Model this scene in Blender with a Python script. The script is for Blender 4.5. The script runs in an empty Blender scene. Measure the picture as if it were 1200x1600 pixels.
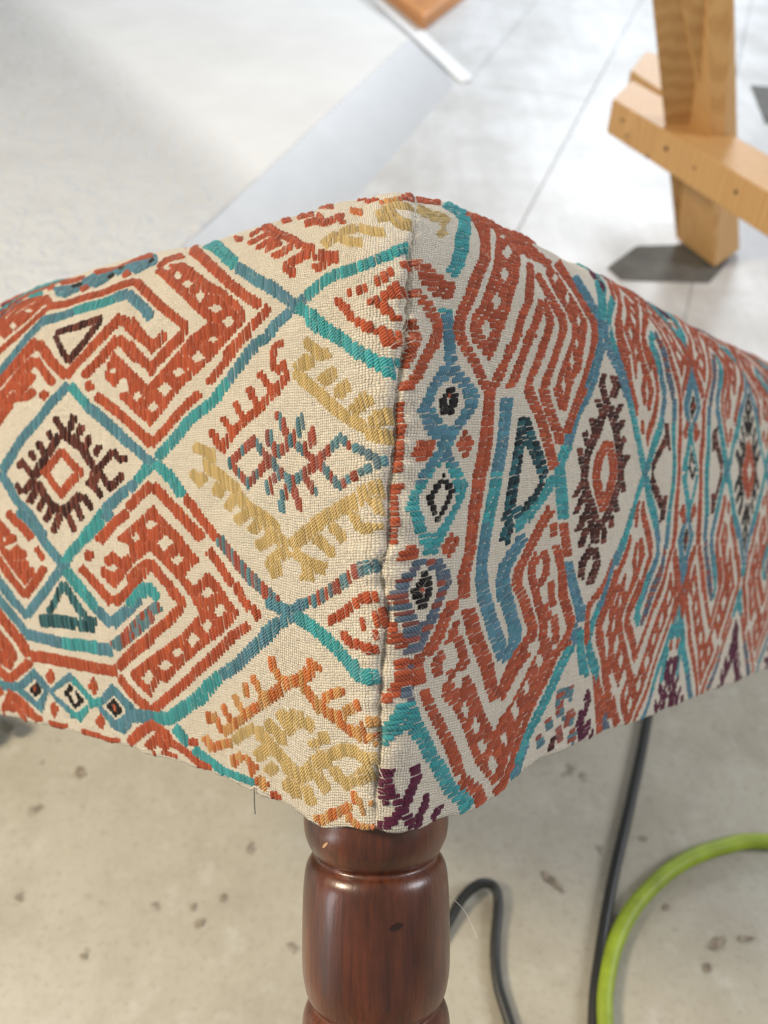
import bpy, bmesh, math, random
import numpy as np
from mathutils import Matrix, Vector

random.seed(7)
RNG = np.random.default_rng(7)
scene = bpy.context.scene
COL = scene.collection

# ------------------------------------------------------------------ camera, light, exposure
PITCH, CAM_H = math.radians(45), 0.75
cam_d = bpy.data.cameras.new('camera')
cam = bpy.data.objects.new('camera', cam_d)
COL.objects.link(cam)
cam.location = (0, 0, CAM_H)
cam.rotation_euler = (math.pi / 2 - PITCH, 0, 0)
cam_d.sensor_fit = 'AUTO'
cam_d.sensor_width = 36
cam_d.lens = 36 * 1333 / 1600
cam_d.clip_start = 0.01
cam_d.clip_end = 100
cam_d.dof.use_dof = True
cam_d.dof.focus_distance = 0.335
cam_d.dof.aperture_fstop = 9.0
scene.camera = cam

world = bpy.data.worlds.new('World')
scene.world = world
world.use_nodes = True
wb = world.node_tree.nodes['Background']
wb.inputs[0].default_value = (0.92, 0.92, 0.93, 1)
wb.inputs[1].default_value = 0.31

def area(name, loc, target, size, power, color, size_y=None):
    d = bpy.data.lights.new(name, 'AREA')
    d.energy = power
    d.color = color
    d.size = size
    if size_y:
        d.shape = 'RECTANGLE'
        d.size_y = size_y
    o = bpy.data.objects.new(name, d)
    COL.objects.link(o)
    o.location = loc
    o.rotation_euler = (Vector(target) - Vector(loc)).to_track_quat('-Z', 'Y').to_euler()
    return o

area('window_light', (1.15, 4.2, 1.8), (0.35, 1.5, 0.0), 0.8, 70, (0.86, 0.93, 1.0), 1.0)
area('ceiling_light', (-1.75, 0.15, 1.95), (0.0, 0.35, 0.45), 0.5, 60, (1.0, 0.86, 0.64))
area('right_fill_light', (2.3, 0.25, 1.7), (0.25, 0.5, 0.4), 0.9, 38, (0.93, 0.95, 1.0))  # unseen fill added to light the right side of the cushion
area('side_fill_light', (-1.9, -0.65, 0.55), (0.0, 0.15, 0.38), 0.35, 7, (0.88, 0.94, 1.0), 0.8)  # unseen low panel added for the highlight on the leg

scene.view_settings.view_transform = 'Standard'
scene.view_settings.look = 'None'
scene.view_settings.exposure = 0.2
scene.view_settings.gamma = 1.0
scene.render.engine = 'CYCLES'
scene.cycles.use_denoising = True
scene.cycles.max_bounces = 6

# ------------------------------------------------------------------ helpers
def link(name, verts, faces, mat, parent=None, smooth=False):
    me = bpy.data.meshes.new(name)
    me.from_pydata([tuple(map(float, v)) for v in verts], [], [tuple(int(i) for i in f) for f in faces])
    me.update()
    if mat:
        me.materials.append(mat)
    if smooth:
        me.polygons.foreach_set('use_smooth', [True] * len(me.polygons))
    o = bpy.data.objects.new(name, me)
    COL.objects.link(o)
    if parent:
        o.parent = parent
    return o

def fast_mesh(name, V, Q, mat, parent=None, smooth=True):
    """big quad mesh from numpy arrays"""
    me = bpy.data.meshes.new(name)
    n, m = len(V), len(Q)
    me.vertices.add(n)
    me.vertices.foreach_set('co', np.ascontiguousarray(V, np.float32).ravel())
    me.loops.add(m * 4)
    me.loops.foreach_set('vertex_index', np.ascontiguousarray(Q, np.int32).ravel())
    me.polygons.add(m)
    me.polygons.foreach_set('loop_start', np.arange(0, m * 4, 4, dtype=np.int32))
    me.polygons.foreach_set('use_smooth', np.full(m, smooth))
    me.update(calc_edges=True)
    me.materials.append(mat)
    o = bpy.data.objects.new(name, me)
    COL.objects.link(o)
    if parent:
        o.parent = parent
    return o

def set_uv(o, uv_per_vert):
    me = o.data
    vi = np.zeros(len(me.loops), np.int32)
    me.loops.foreach_get('vertex_index', vi)
    lay = me.uv_layers.new(name='UVMap')
    lay.data.foreach_set('uv', np.ascontiguousarray(uv_per_vert[vi], np.float32).ravel())

def tag(o, label=None, cat=None, group=None, kind=None):
    for k, v in (('label', label), ('category', cat), ('group', group), ('kind', kind)):
        if v:
            o[k] = v
    return o

def empty(name, loc=(0, 0, 0)):
    o = bpy.data.objects.new(name, None)
    COL.objects.link(o)
    o.location = loc
    return o

def tube(pts, rad, n=10, closed_ends=True):
    """vertices and faces of a round tube along pts; rad one number or one per point"""
    P = [Vector(p) for p in pts]
    R = rad if hasattr(rad, '__len__') else [rad] * len(P)
    V, Fc = [], []
    up = Vector((0.13, 0.21, 0.97)).normalized()
    for i, p in enumerate(P):
        t = (P[min(i + 1, len(P) - 1)] - P[max(i - 1, 0)]).normalized()
        a = t.cross(up)
        if a.length < 1e-3:
            a = t.cross(Vector((1, 0, 0)))
        a.normalize()
        b = t.cross(a)
        for k in range(n):
            th = 2 * math.pi * k / n
            V.append(p + (a * math.cos(th) + b * math.sin(th)) * R[i])
    for i in range(len(P) - 1):
        for k in range(n):
            Fc.append((i * n + k, i * n + (k + 1) % n, (i + 1) * n + (k + 1) % n, (i + 1) * n + k))
    if closed_ends:
        Fc.append(tuple(range(n))[::-1])
        Fc.append(tuple(range((len(P) - 1) * n, len(P) * n)))
    return V, Fc

def spline(pts, sub=8):
    """Catmull-Rom through pts"""
    P = [Vector(p) for p in pts]
    P = [P[0] * 2 - P[1]] + P + [P[-1] * 2 - P[-2]]
    out = []
    for i in range(1, len(P) - 2):
        for k in range(sub):
            t = k / sub
            a, b, c, d = P[i - 1], P[i], P[i + 1], P[i + 2]
            out.append(0.5 * ((2 * b) + (c - a) * t + (2 * a - 5 * b + 4 * c - d) * t * t + (3 * b - a - 3 * c + d) * t ** 3))
    out.append(P[-2])
    return out

def prism(bottom, top):
    """hexahedron from two rings of four points"""
    V = list(bottom) + list(top)
    Fc = [(3, 2, 1, 0), (4, 5, 6, 7)] + [(i, (i + 1) % 4, 4 + (i + 1) % 4, 4 + i) for i in range(4)]
    return V, Fc

def bevel(o, w, seg=2):
    m = o.modifiers.new('bevel', 'BEVEL')
    m.width = w
    m.segments = seg
    m.limit_method = 'ANGLE'
    return o

# ------------------------------------------------------------------ materials
def new_mat(name):
    m = bpy.data.materials.new(name)
    m.use_nodes = True
    nt = m.node_tree
    b = nt.nodes['Principled BSDF']
    return m, nt, b

class NT:
    def __init__(self, nt):
        self.nt = nt
    def n(self, t, **kw):
        x = self.nt.nodes.new(t)
        for k, v in kw.items():
            setattr(x, k, v)
        return x
    def l(self, a, b):
        self.nt.links.new(a, b)
    def math(self, op, a, b=None, c=None):
        x = self.n('ShaderNodeMath', operation=op)
        for i, v in enumerate((a, b, c)):
            if v is None:
                continue
            if isinstance(v, (int, float)):
                x.inputs[i].default_value = v
            else:
                self.l(v, x.inputs[i])
        return x.outputs[0]
    def mix(self, fac, a, b, blend='MIX'):
        x = self.n('ShaderNodeMix', data_type='RGBA', blend_type=blend)
        for sock, v in ((x.inputs[0], fac), (x.inputs[6], a), (x.inputs[7], b)):
            if isinstance(v, (int, float)):
                sock.default_value = v
            elif isinstance(v, tuple):
                sock.default_value = (*v, 1) if len(v) == 3 else v
            else:
                self.l(v, sock)
        return x.outputs[2]
    def ramp(self, fac, stops):
        x = self.n('ShaderNodeValToRGB')
        el = x.color_ramp.elements
        while len(el) < len(stops):
            el.new(0.5)
        for e, (p, c) in zip(el, stops):
            e.position = p
            e.color = (*c, 1) if isinstance(c, tuple) else (c, c, c, 1)
        self.l(fac, x.inputs[0])
        return x.outputs[0]
    def noise(self, vec, scale, detail=4, rough=0.55):
        x = self.n('ShaderNodeTexNoise')
        x.inputs['Scale'].default_value = scale
        x.inputs['Detail'].default_value = detail
        x.inputs['Roughness'].default_value = rough
        if vec is not None:
            self.l(vec, x.inputs['Vector'])
        return x
    def mapping(self, vec, scale=(1, 1, 1), loc=(0, 0, 0), rot=(0, 0, 0)):
        x = self.n('ShaderNodeMapping')
        x.inputs['Scale'].default_value = scale
        x.inputs['Location'].default_value = loc
        x.inputs['Rotation'].default_value = rot
        self.l(vec, x.inputs['Vector'])
        return x.outputs[0]
    def bump(self, h, strength, dist, normal=None):
        x = self.n('ShaderNodeBump')
        x.inputs['Strength'].default_value = strength
        x.inputs['Distance'].default_value = dist
        self.l(h, x.inputs['Height'])
        if normal:
            self.l(normal, x.inputs['Normal'])
        return x.outputs[0]

def mat_linen():
    """plain weave in cloth millimetres: over and under threads, slubs, a slightly uneven dye"""
    m, nt, b = new_mat('linen')
    N = NT(nt)
    uv = N.n('ShaderNodeUVMap').outputs[0]
    wob = N.noise(uv, 0.30, 5, 0.65)
    wv = N.n('ShaderNodeVectorMath', operation='MULTIPLY_ADD')
    N.l(wob.outputs['Color'], wv.inputs[0])
    wv.inputs[1].default_value = (1.9, 1.9, 0)
    N.l(uv, wv.inputs[2])
    sep = N.n('ShaderNodeSeparateXYZ')
    N.l(wv.outputs[0], sep.inputs[0])
    PX, PY = 1.0, 0.9
    u = N.math('DIVIDE', sep.outputs[0], PX)
    v = N.math('DIVIDE', sep.outputs[1], PY)
    par = N.math('MODULO', N.math('ABSOLUTE', N.math('ADD', N.math('FLOOR', u), N.math('FLOOR', v))), 2.0)
    fu = N.math('FRACT', u)
    fv = N.math('FRACT', v)
    su = N.math('SINE', N.math('MULTIPLY', fu, math.pi))
    sv = N.math('SINE', N.math('MULTIPLY', fv, math.pi))
    # warp on top: crown across u, long float along v ; weft on top: the other way round
    ha = N.math('MULTIPLY', N.math('POWER', su, 0.6), N.math('ADD', 0.35, N.math('MULTIPLY', sv, 0.65)))
    hb = N.math('MULTIPLY', N.math('POWER', sv, 0.6), N.math('ADD', 0.35, N.math('MULTIPLY', su, 0.65)))
    hm = N.n('ShaderNodeMix', data_type='FLOAT')
    N.l(par, hm.inputs[0]); N.l(ha, hm.inputs[2]); N.l(hb, hm.inputs[3])
    h = hm.outputs[0]
    cell = N.n('ShaderNodeCombineXYZ')
    N.l(N.math('FLOOR', u), cell.inputs[0])
    N.l(N.math('FLOOR', v), cell.inputs[1])
    wn = N.n('ShaderNodeTexWhiteNoise', noise_dimensions='2D')
    N.l(cell.outputs[0], wn.inputs['Vector'])
    h = N.math('MULTIPLY', h, N.math('ADD', 0.5, N.math('MULTIPLY', wn.outputs['Value'], 0.8)))
    fib = N.noise(uv, 3.2, 5, 0.7)
    slub_u = N.noise(N.mapping(uv, (1.1, 0.05, 1)), 1.0, 3)
    slub_v = N.noise(N.mapping(uv, (0.05, 1.25, 1)), 1.0, 3)
    slub = N.n('ShaderNodeMix', data_type='FLOAT')
    N.l(par, slub.inputs[0]); N.l(slub_u.outputs[0], slub.inputs[2]); N.l(slub_v.outputs[0], slub.inputs[3])
    col = N.ramp(slub.outputs[0], [(0.25, (0.60, 0.51, 0.38)), (0.5, (0.80, 0.71, 0.56)), (0.78, (0.90, 0.85, 0.74))])
    col2 = N.mix(N.ramp(fib.outputs[0], [(0.35, 0.0), (0.75, 0.55)]), col, (0.88, 0.82, 0.71))
    # shade in the gaps between the threads is put into the colour
    gap = N.ramp(h, [(0.16, 1.0), (0.50, 0.0)])
    col3 = N.mix(N.math('MULTIPLY', gap, 0.52), col2, (0.27, 0.205, 0.13))
    N.l(col3, b.inputs['Base Color'])
    b.inputs['Roughness'].default_value = 0.9
    b.inputs['Specular IOR Level'].default_value = 0.25
    b.inputs['Sheen Weight'].default_value = 0.25
    b.inputs['Sheen Roughness'].default_value = 0.5
    hh = N.math('ADD', h, N.math('MULTIPLY', fib.outputs[0], 0.45))
    N.l(N.bump(hh, 1.0, 0.0008), b.inputs['Normal'])
    return m

def mat_yarn():
    """dyed wool: colour from each stitch, plies twisted round each other, fine fibres"""
    m, nt, b = new_mat('wool_yarn')
    N = NT(nt)
    at = N.n('ShaderNodeAttribute', attribute_name='yarn').outputs[0]
    uv = N.n('ShaderNodeUVMap').outputs[0]
    sep = N.n('ShaderNodeSeparateXYZ')
    N.l(uv, sep.inputs[0])
    fib = N.noise(N.mapping(uv, (0.8, 3.4, 1)), 1.6, 5, 0.7)
    ph = N.math('ADD', N.math('MULTIPLY', sep.outputs[0], 0.95), N.math('MULTIPLY', sep.outputs[1], 1.1))
    ph = N.math('ADD', ph, N.math('MULTIPLY', fib.outputs[0], 0.5))
    ply = N.math('ABSOLUTE', N.math('SINE', N.math('MULTIPLY', ph, math.pi)))
    var = N.ramp(fib.outputs[0], [(0.3, 0.74), (0.55, 1.0), (0.8, 1.22)])
    c = N.mix(1.0, at, var, 'MULTIPLY')
    c = N.mix(N.ramp(fib.outputs[0], [(0.66, 0.0), (0.88, 0.12)]), c, (0.72, 0.62, 0.52))
    N.l(c, b.inputs['Base Color'])
    b.inputs['Roughness'].default_value = 0.95
    b.inputs['Specular IOR Level'].default_value = 0.06
    b.inputs['Sheen Weight'].default_value = 0.17
    b.inputs['Sheen Roughness'].default_value = 0.4
    hgt = N.math('ADD', N.math('MULTIPLY', N.math('POWER', ply, 0.7), 0.9), N.math('MULTIPLY', fib.outputs[0], 0.6))
    N.l(N.bump(hgt, 1.0, 0.0007), b.inputs['Normal'])
    return m

def mat_plain(name, col, rough=0.6, var=0.15, scale=30, bump=0.0, dist=0.001, spec=0.5):
    m, nt, b = new_mat(name)
    N = NT(nt)
    tc = N.n('ShaderNodeTexCoord').outputs['Object']
    nz = N.noise(tc, scale, 5)
    lo = tuple(c * (1 - var) for c in col)
    hi = tuple(min(1, c * (1 + var)) for c in col)
    N.l(N.ramp(nz.outputs[0], [(0.3, lo), (0.7, hi)]), b.inputs['Base Color'])
    b.inputs['Roughness'].default_value = rough
    b.inputs['Specular IOR Level'].default_value = spec
    if bump:
        N.l(N.bump(nz.outputs[0], bump, dist), b.inputs['Normal'])
    return m

def mat_mahogany():
    m, nt, b = new_mat('varnished_mahogany')
    N = NT(nt)
    tc = N.n('ShaderNodeTexCoord').outputs['Object']
    g1 = N.noise(N.mapping(tc, (48, 48, 16)), 1.0, 6, 0.6)
    g2 = N.noise(N.mapping(tc, (520, 520, 26)), 1.0, 5, 0.65)
    blot = N.noise(N.mapping(tc, (32, 32, 26)), 1.0, 3)
    col = N.ramp(g1.outputs[0], [(0.25, (0.026, 0.010, 0.005)), (0.5, (0.095, 0.025, 0.010)), (0.75, (0.160, 0.044, 0.015))])
    col = N.mix(N.ramp(g2.outputs[0], [(0.46, 0.0), (0.70, 0.65)]), col, (0.026, 0.009, 0.005))
    col = N.mix(N.ramp(blot.outputs[0], [(0.50, 0.0), (0.70, 0.6)]), col, (0.040, 0.012, 0.006))
    sc = N.noise(N.mapping(tc, (700, 700, 60), rot=(0.5, 0.3, 0)), 1.0, 2)
    scr = N.ramp(sc.outputs[0], [(0.76, 0.0), (0.79, 1.0)])
    col = N.mix(N.math('MULTIPLY', scr, 0.12), col, (0.34, 0.18, 0.09))
    N.l(col, b.inputs['Base Color'])
    ro = N.noise(N.mapping(tc, (120, 120, 40)), 1.0, 4)
    N.l(N.ramp(ro.outputs[0], [(0.3, 0.24), (0.7, 0.44)]), b.inputs['Roughness'])
    b.inputs['Coat Weight'].default_value = 0.25
    b.inputs['Coat Roughness'].default_value = 0.18
    hs = N.math('ADD', N.math('MULTIPLY', g2.outputs[0], 0.5), g1.outputs[0])
    N.l(N.bump(hs, 0.35, 0.0007), b.inputs['Normal'])
    return m

def mat_floor():
    m, nt, b = new_mat('worn_painted_concrete')
    N = NT(nt)
    tc = N.n('ShaderNodeTexCoord').outputs['Object']
    big = N.noise(tc, 2.6, 5, 0.6)
    mid = N.noise(tc, 13, 6, 0.65)
    fine = N.noise(tc, 70, 4, 0.6)
    col = N.ramp(big.outputs[0], [(0.3, (0.32, 0.29, 0.225)), (0.5, (0.39, 0.36, 0.285)), (0.7, (0.45, 0.425, 0.355))])
    col = N.mix(N.ramp(mid.outputs[0], [(0.46, 0.0), (0.74, 0.6)]), col, (0.27, 0.235, 0.175))
    grit = N.noise(tc, 160, 6, 0.7)
    col = N.mix(N.ramp(grit.outputs[0], [(0.52, 0.0), (0.72, 0.5)]), col, (0.22, 0.19, 0.145))
    pale = N.noise(tc, 34, 5, 0.65)
    col = N.mix(N.ramp(pale.outputs[0], [(0.55, 0.0), (0.75, 0.45)]), col, (0.52, 0.50, 0.45))
    vor = N.n('ShaderNodeTexVoronoi')
    vor.inputs['Scale'].default_value = 30
    dv = N.n('ShaderNodeVectorMath', operation='MULTIPLY_ADD')
    N.l(fine.outputs['Color'], dv.inputs[0])
    dv.inputs[1].default_value = (0.03, 0.03, 0.03)
    N.l(tc, dv.inputs[2])
    N.l(dv.outputs[0], vor.inputs['Vector'])
    pick = N.math('GREATER_THAN', N.math('FRACT', N.math('MULTIPLY', vor.outputs['Color'], 7.0)), 0.82)
    spot = N.math('MULTIPLY', N.ramp(vor.outputs['Distance'], [(0.08, 1.0), (0.20, 0.0)]), pick)
    col = N.mix(N.math('MULTIPLY', spot, 0.72), col, (0.13, 0.10, 0.075))
    N.l(col, b.inputs['Base Color'])
    N.l(N.ramp(mid.outputs[0], [(0.3, 0.5), (0.7, 0.75)]), b.inputs['Roughness'])
    N.l(N.bump(fine.outputs[0], 0.35, 0.0015), b.inputs['Normal'])
    return m

def mat_board():
    m, nt, b = new_mat('white_painted_board')
    N = NT(nt)
    tc = N.n('ShaderNodeTexCoord').outputs['Object']
    g = N.noise(N.mapping(tc, (30, 3, 30)), 1.0, 6)
    sc = N.noise(tc, 26, 5, 0.6)
    col = N.ramp(g.outputs[0], [(0.3, (0.50, 0.51, 0.52)), (0.7, (0.60, 0.61, 0.625))])
    col = N.mix(N.ramp(sc.outputs[0], [(0.62, 0.0), (0.74, 0.6)]), col, (0.28, 0.26, 0.24))
    bl = N.noise(tc, 5.5, 5, 0.62)
    col = N.mix(N.ramp(bl.outputs[0], [(0.40, 0.0), (0.66, 0.7)]), col, (0.38, 0.37, 0.35))
    gr = N.noise(tc, 75, 4, 0.6)
    col = N.mix(N.ramp(gr.outputs[0], [(0.60, 0.0), (0.72, 0.4)]), col, (0.30, 0.28, 0.26))
    N.l(col, b.inputs['Base Color'])
    b.inputs['Roughness'].default_value = 0.5
    N.l(N.bump(g.outputs[0], 0.15, 0.001), b.inputs['Normal'])
    return m

def mat_plaster():
    m, nt, b = new_mat('rough_white_plaster')
    N = NT(nt)
    tc = N.n('ShaderNodeTexCoord').outputs['Object']
    a = N.noise(tc, 46, 5, 0.6)
    c = N.noise(tc, 5, 3)
    N.l(N.ramp(c.outputs[0], [(0.3, (0.66, 0.665, 0.665)), (0.7, (0.73, 0.74, 0.745))]), b.inputs['Base Color'])
    b.inputs['Roughness'].default_value = 0.9
    # trowelled smooth towards the skirting, rough further back
    sep = N.n('ShaderNodeSeparateXYZ')
    N.l(tc, sep.inputs[0])
    dd = N.math('ADD', N.math('MULTIPLY', N.math('ADD', sep.outputs[0], 0.12), -0.843), N.math('MULTIPLY', N.math('ADD', sep.outputs[1], -1.33), -0.538))
    mask = N.ramp(N.math('ADD', dd, N.math('MULTIPLY', c.outputs[0], 0.12)), [(0.02, 0.04), (0.16, 1.0)])
    N.l(N.bump(N.math('MULTIPLY', N.math('SUBTRACT', a.outputs[0], 0.5), mask), 1.0, 0.034), b.inputs['Normal'])
    return m

def mat_pine():
    m, nt, b = new_mat('pine_timber')
    N = NT(nt)
    tc = N.n('ShaderNodeTexCoord').outputs['Object']
    w = N.n('ShaderNodeTexWave', wave_type='RINGS')
    w.inputs['Scale'].default_value = 9
    w.inputs['Distortion'].default_value = 5
    w.inputs['Detail'].default_value = 3
    N.l(N.mapping(tc, (3.5, 3.5, 0.35)), w.inputs['Vector'])
    nz = N.noise(N.mapping(tc, (90, 90, 6)), 1.0, 4)
    col = N.ramp(w.outputs[0], [(0.2, (0.46, 0.26, 0.095)), (0.8, (0.53, 0.32, 0.130))])
    col = N.mix(N.ramp(nz.outputs[0], [(0.4, 0.0), (0.8, 0.35)]), col, (0.36, 0.17, 0.06))
    N.l(col, b.inputs['Base Color'])
    b.inputs['Roughness'].default_value = 0.6
    return m

LINEN = mat_linen()
YARN = mat_yarn()
MAHOGANY = mat_mahogany()
FLOOR = mat_floor()
BOARD = mat_board()
PLASTER = mat_plaster()
PINE = mat_pine()
WHITE_TRIM = mat_plain('white_gloss_trim', (0.46, 0.47, 0.48), 0.45, 0.04, 20)
LIT_STRIP = mat_plain('lit_white_strip', (0.80, 0.81, 0.82), 0.5, 0.03, 20)
FIBRE = mat_plain('loose_fibre', (0.74, 0.68, 0.57), 0.85, 0.1, 200)
RUBBER = mat_plain('black_rubber_cable', (0.012, 0.013, 0.012), 0.45, 0.2, 60)
HOSE = mat_plain('lime_green_hose', (0.24, 0.32, 0.016), 0.5, 0.22, 55)
DARK_GREY = mat_plain('dark_grey_matte', (0.10, 0.098, 0.09), 0.8, 0.2, 40)
STAIN = mat_plain('dark_stain', (0.23, 0.19, 0.14), 0.8, 0.45, 160)
ORANGE_WOOD = mat_plain('orange_wood', (0.55, 0.22, 0.05), 0.45, 0.25, 14)
STEEL = mat_plain('grey_painted_steel', (0.20, 0.20, 0.18), 0.5, 0.2, 30)
KNOT = mat_plain('dark_knot', (0.05, 0.028, 0.015), 0.7, 0.3, 60)
FRAME_WOOD = mat_plain('seat_frame_wood', (0.16, 0.08, 0.04), 0.7, 0.3, 20)
DARK_SPOT = mat_plain('burnt_varnish', (0.022, 0.008, 0.005), 0.4, 0.3, 300)
SLIVER = mat_plain('bare_wood', (0.50, 0.28, 0.14), 0.6, 0.2, 90)

# ------------------------------------------------------------------ floor and what stands on it
def flat_sheet(name, pts, z, mat, parent=None, thick=0.0):
    n = len(pts)
    V = [(x, y, z) for x, y in pts]
    Fc = [tuple(range(n))]
    if thick:
        V += [(x, y, z - thick) for x, y in pts]
        Fc += [tuple(range(2 * n - 1, n - 1, -1))]
        Fc += [(i, n + i, n + (i + 1) % n, (i + 1) % n) for i in range(n)]
    return link(name, V, Fc, mat, parent)

floor = tag(flat_sheet('floor', [(-6, -4), (6, -4), (6, 9), (-6, 9)], 0.0, FLOOR), kind='structure')

BD = Vector((0.342, 0.940))        # run of the boards
BN = Vector((0.940, -0.342))       # across them, to the right
B0 = Vector((-0.02, 1.62))
def board_pts(o0, o1, t0, t1):
    return [tuple(B0 + BN * o + BD * t) for o, t in ((o0, t0), (o1, t0), (o1, t1), (o0, t1))]
gap = 0.0008
for (o0, o1, t0, t1) in ((-0.10, 0.30, -0.35, 0.66), (0.0, 0.30, 0.66, 2.6), (-0.6, 0.0, 0.66, 2.9), (0.30, 0.62, -0.35, 1.02), (0.30, 0.62, 1.02, 2.6),
                         (0.62, 0.95, -0.35, 0.75), (0.62, 0.95, 0.75, 2.6), (0.95, 1.30, -0.35, 2.6)):
    b = flat_sheet('floor_board', board_pts(o0 + gap / 2, o1 - gap / 2, t0 + gap / 2, t1 - gap / 2), 0.008, BOARD, floor, 0.0075)
    bevel(b, 0.0015, 1)

# stains and scuffs on the floor
def blob(name, cx, cy, rx, ry, rot, parent, mat, z=0.0012, n=18):
    V = []
    for i in range(n):
        a = 2 * math.pi * i / n
        k = 1 + random.uniform(-0.35, 0.35)
        x, y = rx * k * math.cos(a), ry * k * math.sin(a)
        x, y = x * 0.72, y * 0.72
        V.append((cx + x * math.cos(rot) - y * math.sin(rot), cy + x * math.sin(rot) + y * math.cos(rot), z))
    return link(name, V, [tuple(range(n))], mat, parent)
for (cx, cy, rx, ry, rt) in ((0.145, 0.298, 0.018, 0.0045, -0.75), (0.275, 0.246, 0.012, 0.006, 0.3), (0.300, 0.250, 0.010, 0.003, 0.0),
                             (0.262, 0.228, 0.006, 0.004, 1.0), (-0.155, 0.262, 0.006, 0.005, 0.4), (-0.162, 0.275, 0.003, 0.005, 0.2),
                             (-0.137, 0.283, 0.004, 0.004, 0.9), (-0.29, 0.40, 0.006, 0.011, 0.3), (0.233, 0.335, 0.005, 0.003, 0.2),
                             (0.24, 0.275, 0.004, 0.003, 0.3), (-0.245, 0.236, 0.004, 0.003, 0.0)):
    blob('floor_stain', cx, cy, rx, ry, rt, floor, STAIN)

# plastered ledge with a sloping skirting, top left
ledge = empty('plastered_ledge', (0, 0, 0))
tag(ledge, 'white plastered ledge with smooth sloping skirting behind the cushion', 'ledge')
P0, P1 = Vector((0.181, 2.221)), Vector((0.181, 2.221)) - BD * 2.6
T0, T1 = Vector((0.062, 2.272)), Vector((0.062, 2.272)) - BD * 2.6
E0 = Vector((-0.75, 4.35))
hl = 0.10
link('skirting', [(P1.x, P1.y, 0), (P0.x, P0.y, 0), (T0.x, T0.y, hl), (T1.x, T1.y, hl),
                  (P1.x - 0.08, P1.y, 0), (P0.x - 0.08, P0.y + 0.03, 0)],
     [(0, 1, 2, 3), (1, 5, 2), (0, 3, 4), (4, 3, 2, 5), (0, 4, 5, 1)], WHITE_TRIM, ledge)
NT_ = 70
V, Fc = [], []
for i in range(NT_ + 1):
    t = i / NT_
    a = T0.lerp(T1, t)
    c = E0.lerp(Vector((-2.9, 0.6)), t)
    for j in range(NT_ + 1):
        q = (j / NT_) ** 1.3
        p = a.lerp(c, q)
        r = min(1, max(0, ((p.x + 0.12) * -0.843 + (p.y - 1.33) * -0.538) * 6))
        z = hl + 0.0005 + r * (0.012 * math.sin(p.x * 23 + 2 * math.sin(p.y * 17)) * math.sin(p.y * 19 + p.x * 7) + random.uniform(-0.002, 0.002)) * 0.12
        V.append((p.x, p.y, z))
for i in range(NT_):
    for j in range(NT_):
        k = i * (NT_ + 1) + j
        Fc.append((k, k + 1, k + NT_ + 2, k + NT_ + 1))
link('plaster_top', V, Fc, PLASTER, ledge, True)
link('end_face', [(T0.x, T0.y, hl), (E0.x, E0.y, hl), (E0.x, E0.y, 0), (P0.x - 0.081, P0.y + 0.031, 0)], [(0, 1, 2, 3)], WHITE_TRIM, ledge)
lit = flat_sheet('lit_strip', [(0.19, 2.235), (0.222, 2.262), (-0.005, 3.03), (-0.33, 4.0), (-0.36, 4.0), (-0.045, 3.0)], 0.014, LIT_STRIP, None, 0.0055)  # added board: the brightness of the ledge's lit end is put into colour
tag(lit, 'narrow board coloured bright as the trim strip along the end of the ledge', 'trim strip')
ow = flat_sheet('orange_board', [(0.108, 2.65), (0.29, 3.07), (0.22, 3.35), (-0.06, 3.2), (-0.01, 3.0)], 0.045, ORANGE_WOOD, None, 0.0365)
bevel(ow, 0.004)
tag(ow, 'orange wooden corner at the top edge beside the white trim strip', 'board')

# sawhorse
saw = empty('sawhorse', (0.57, 1.38, 0))
tag(saw, 'pine sawhorse with a crossed brace standing on the white boards', 'sawhorse')
SO = Vector(saw.location)
def rel(p):
    return tuple(Vector(p) - SO)
SAW_POST = ([(0.524, 1.43, 0.015), (0.565, 1.325, 0.015), (0.626, 1.388, 0.015), (0.585, 1.493, 0.015)], [(0.337, 1.247, 0.46), (0.414, 1.247, 0.46), (0.448, 1.247, 0.46), (0.371, 1.247, 0.46)])
SAW_BRACE = ([(0.367, 1.438, 0.197), (0.6288, 0.8158, 0.197), (0.6708, 0.9418, 0.197), (0.416, 1.526, 0.197)], [(0.367, 1.438, 0.25), (0.6288, 0.8158, 0.25), (0.6708, 0.9418, 0.25), (0.416, 1.526, 0.25)])
SAW_BACK = ([(0.432, 1.605, 0.1976), (0.479, 1.452, 0.1976), (0.533, 1.672, 0.1976), (0.482, 1.708, 0.1976)], [(0.432, 1.605, 0.24), (0.479, 1.452, 0.24), (0.533, 1.672, 0.24), (0.482, 1.708, 0.24)])
SAW_KNOTS = [((0.381, 1.4048, 0.2293), 0.0026, (-0.9217, -0.3878, -0.0)), ((0.3876, 1.3891, 0.2113), 0.0024, (-0.9217, -0.3878, -0.0)), ((0.4259, 1.2981, 0.2276), 0.0036, (-0.9217, -0.3878, -0.0)), ((0.4107, 1.3341, 0.2002), 0.0026, (-0.9217, -0.3878, -0.0)), ((0.4881, 1.1502, 0.2273), 0.003, (-0.9217, -0.3878, -0.0)), ((0.4526, 1.2346, 0.2254), 0.002, (-0.9217, -0.3878, -0.0))]
o = bevel(link('leg', *prism([rel(p) for p in SAW_POST[0]], [rel(p) for p in SAW_POST[1]]), PINE, saw), 0.002)
o = bevel(link('brace', *prism([rel(p) for p in SAW_BRACE[0]], [rel(p) for p in SAW_BRACE[1]]), PINE, saw), 0.002)
o = bevel(link('rear_brace', *prism([rel(p) for p in SAW_BACK[0]], [rel(p) for p in SAW_BACK[1]]), PINE, saw), 0.002)
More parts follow.
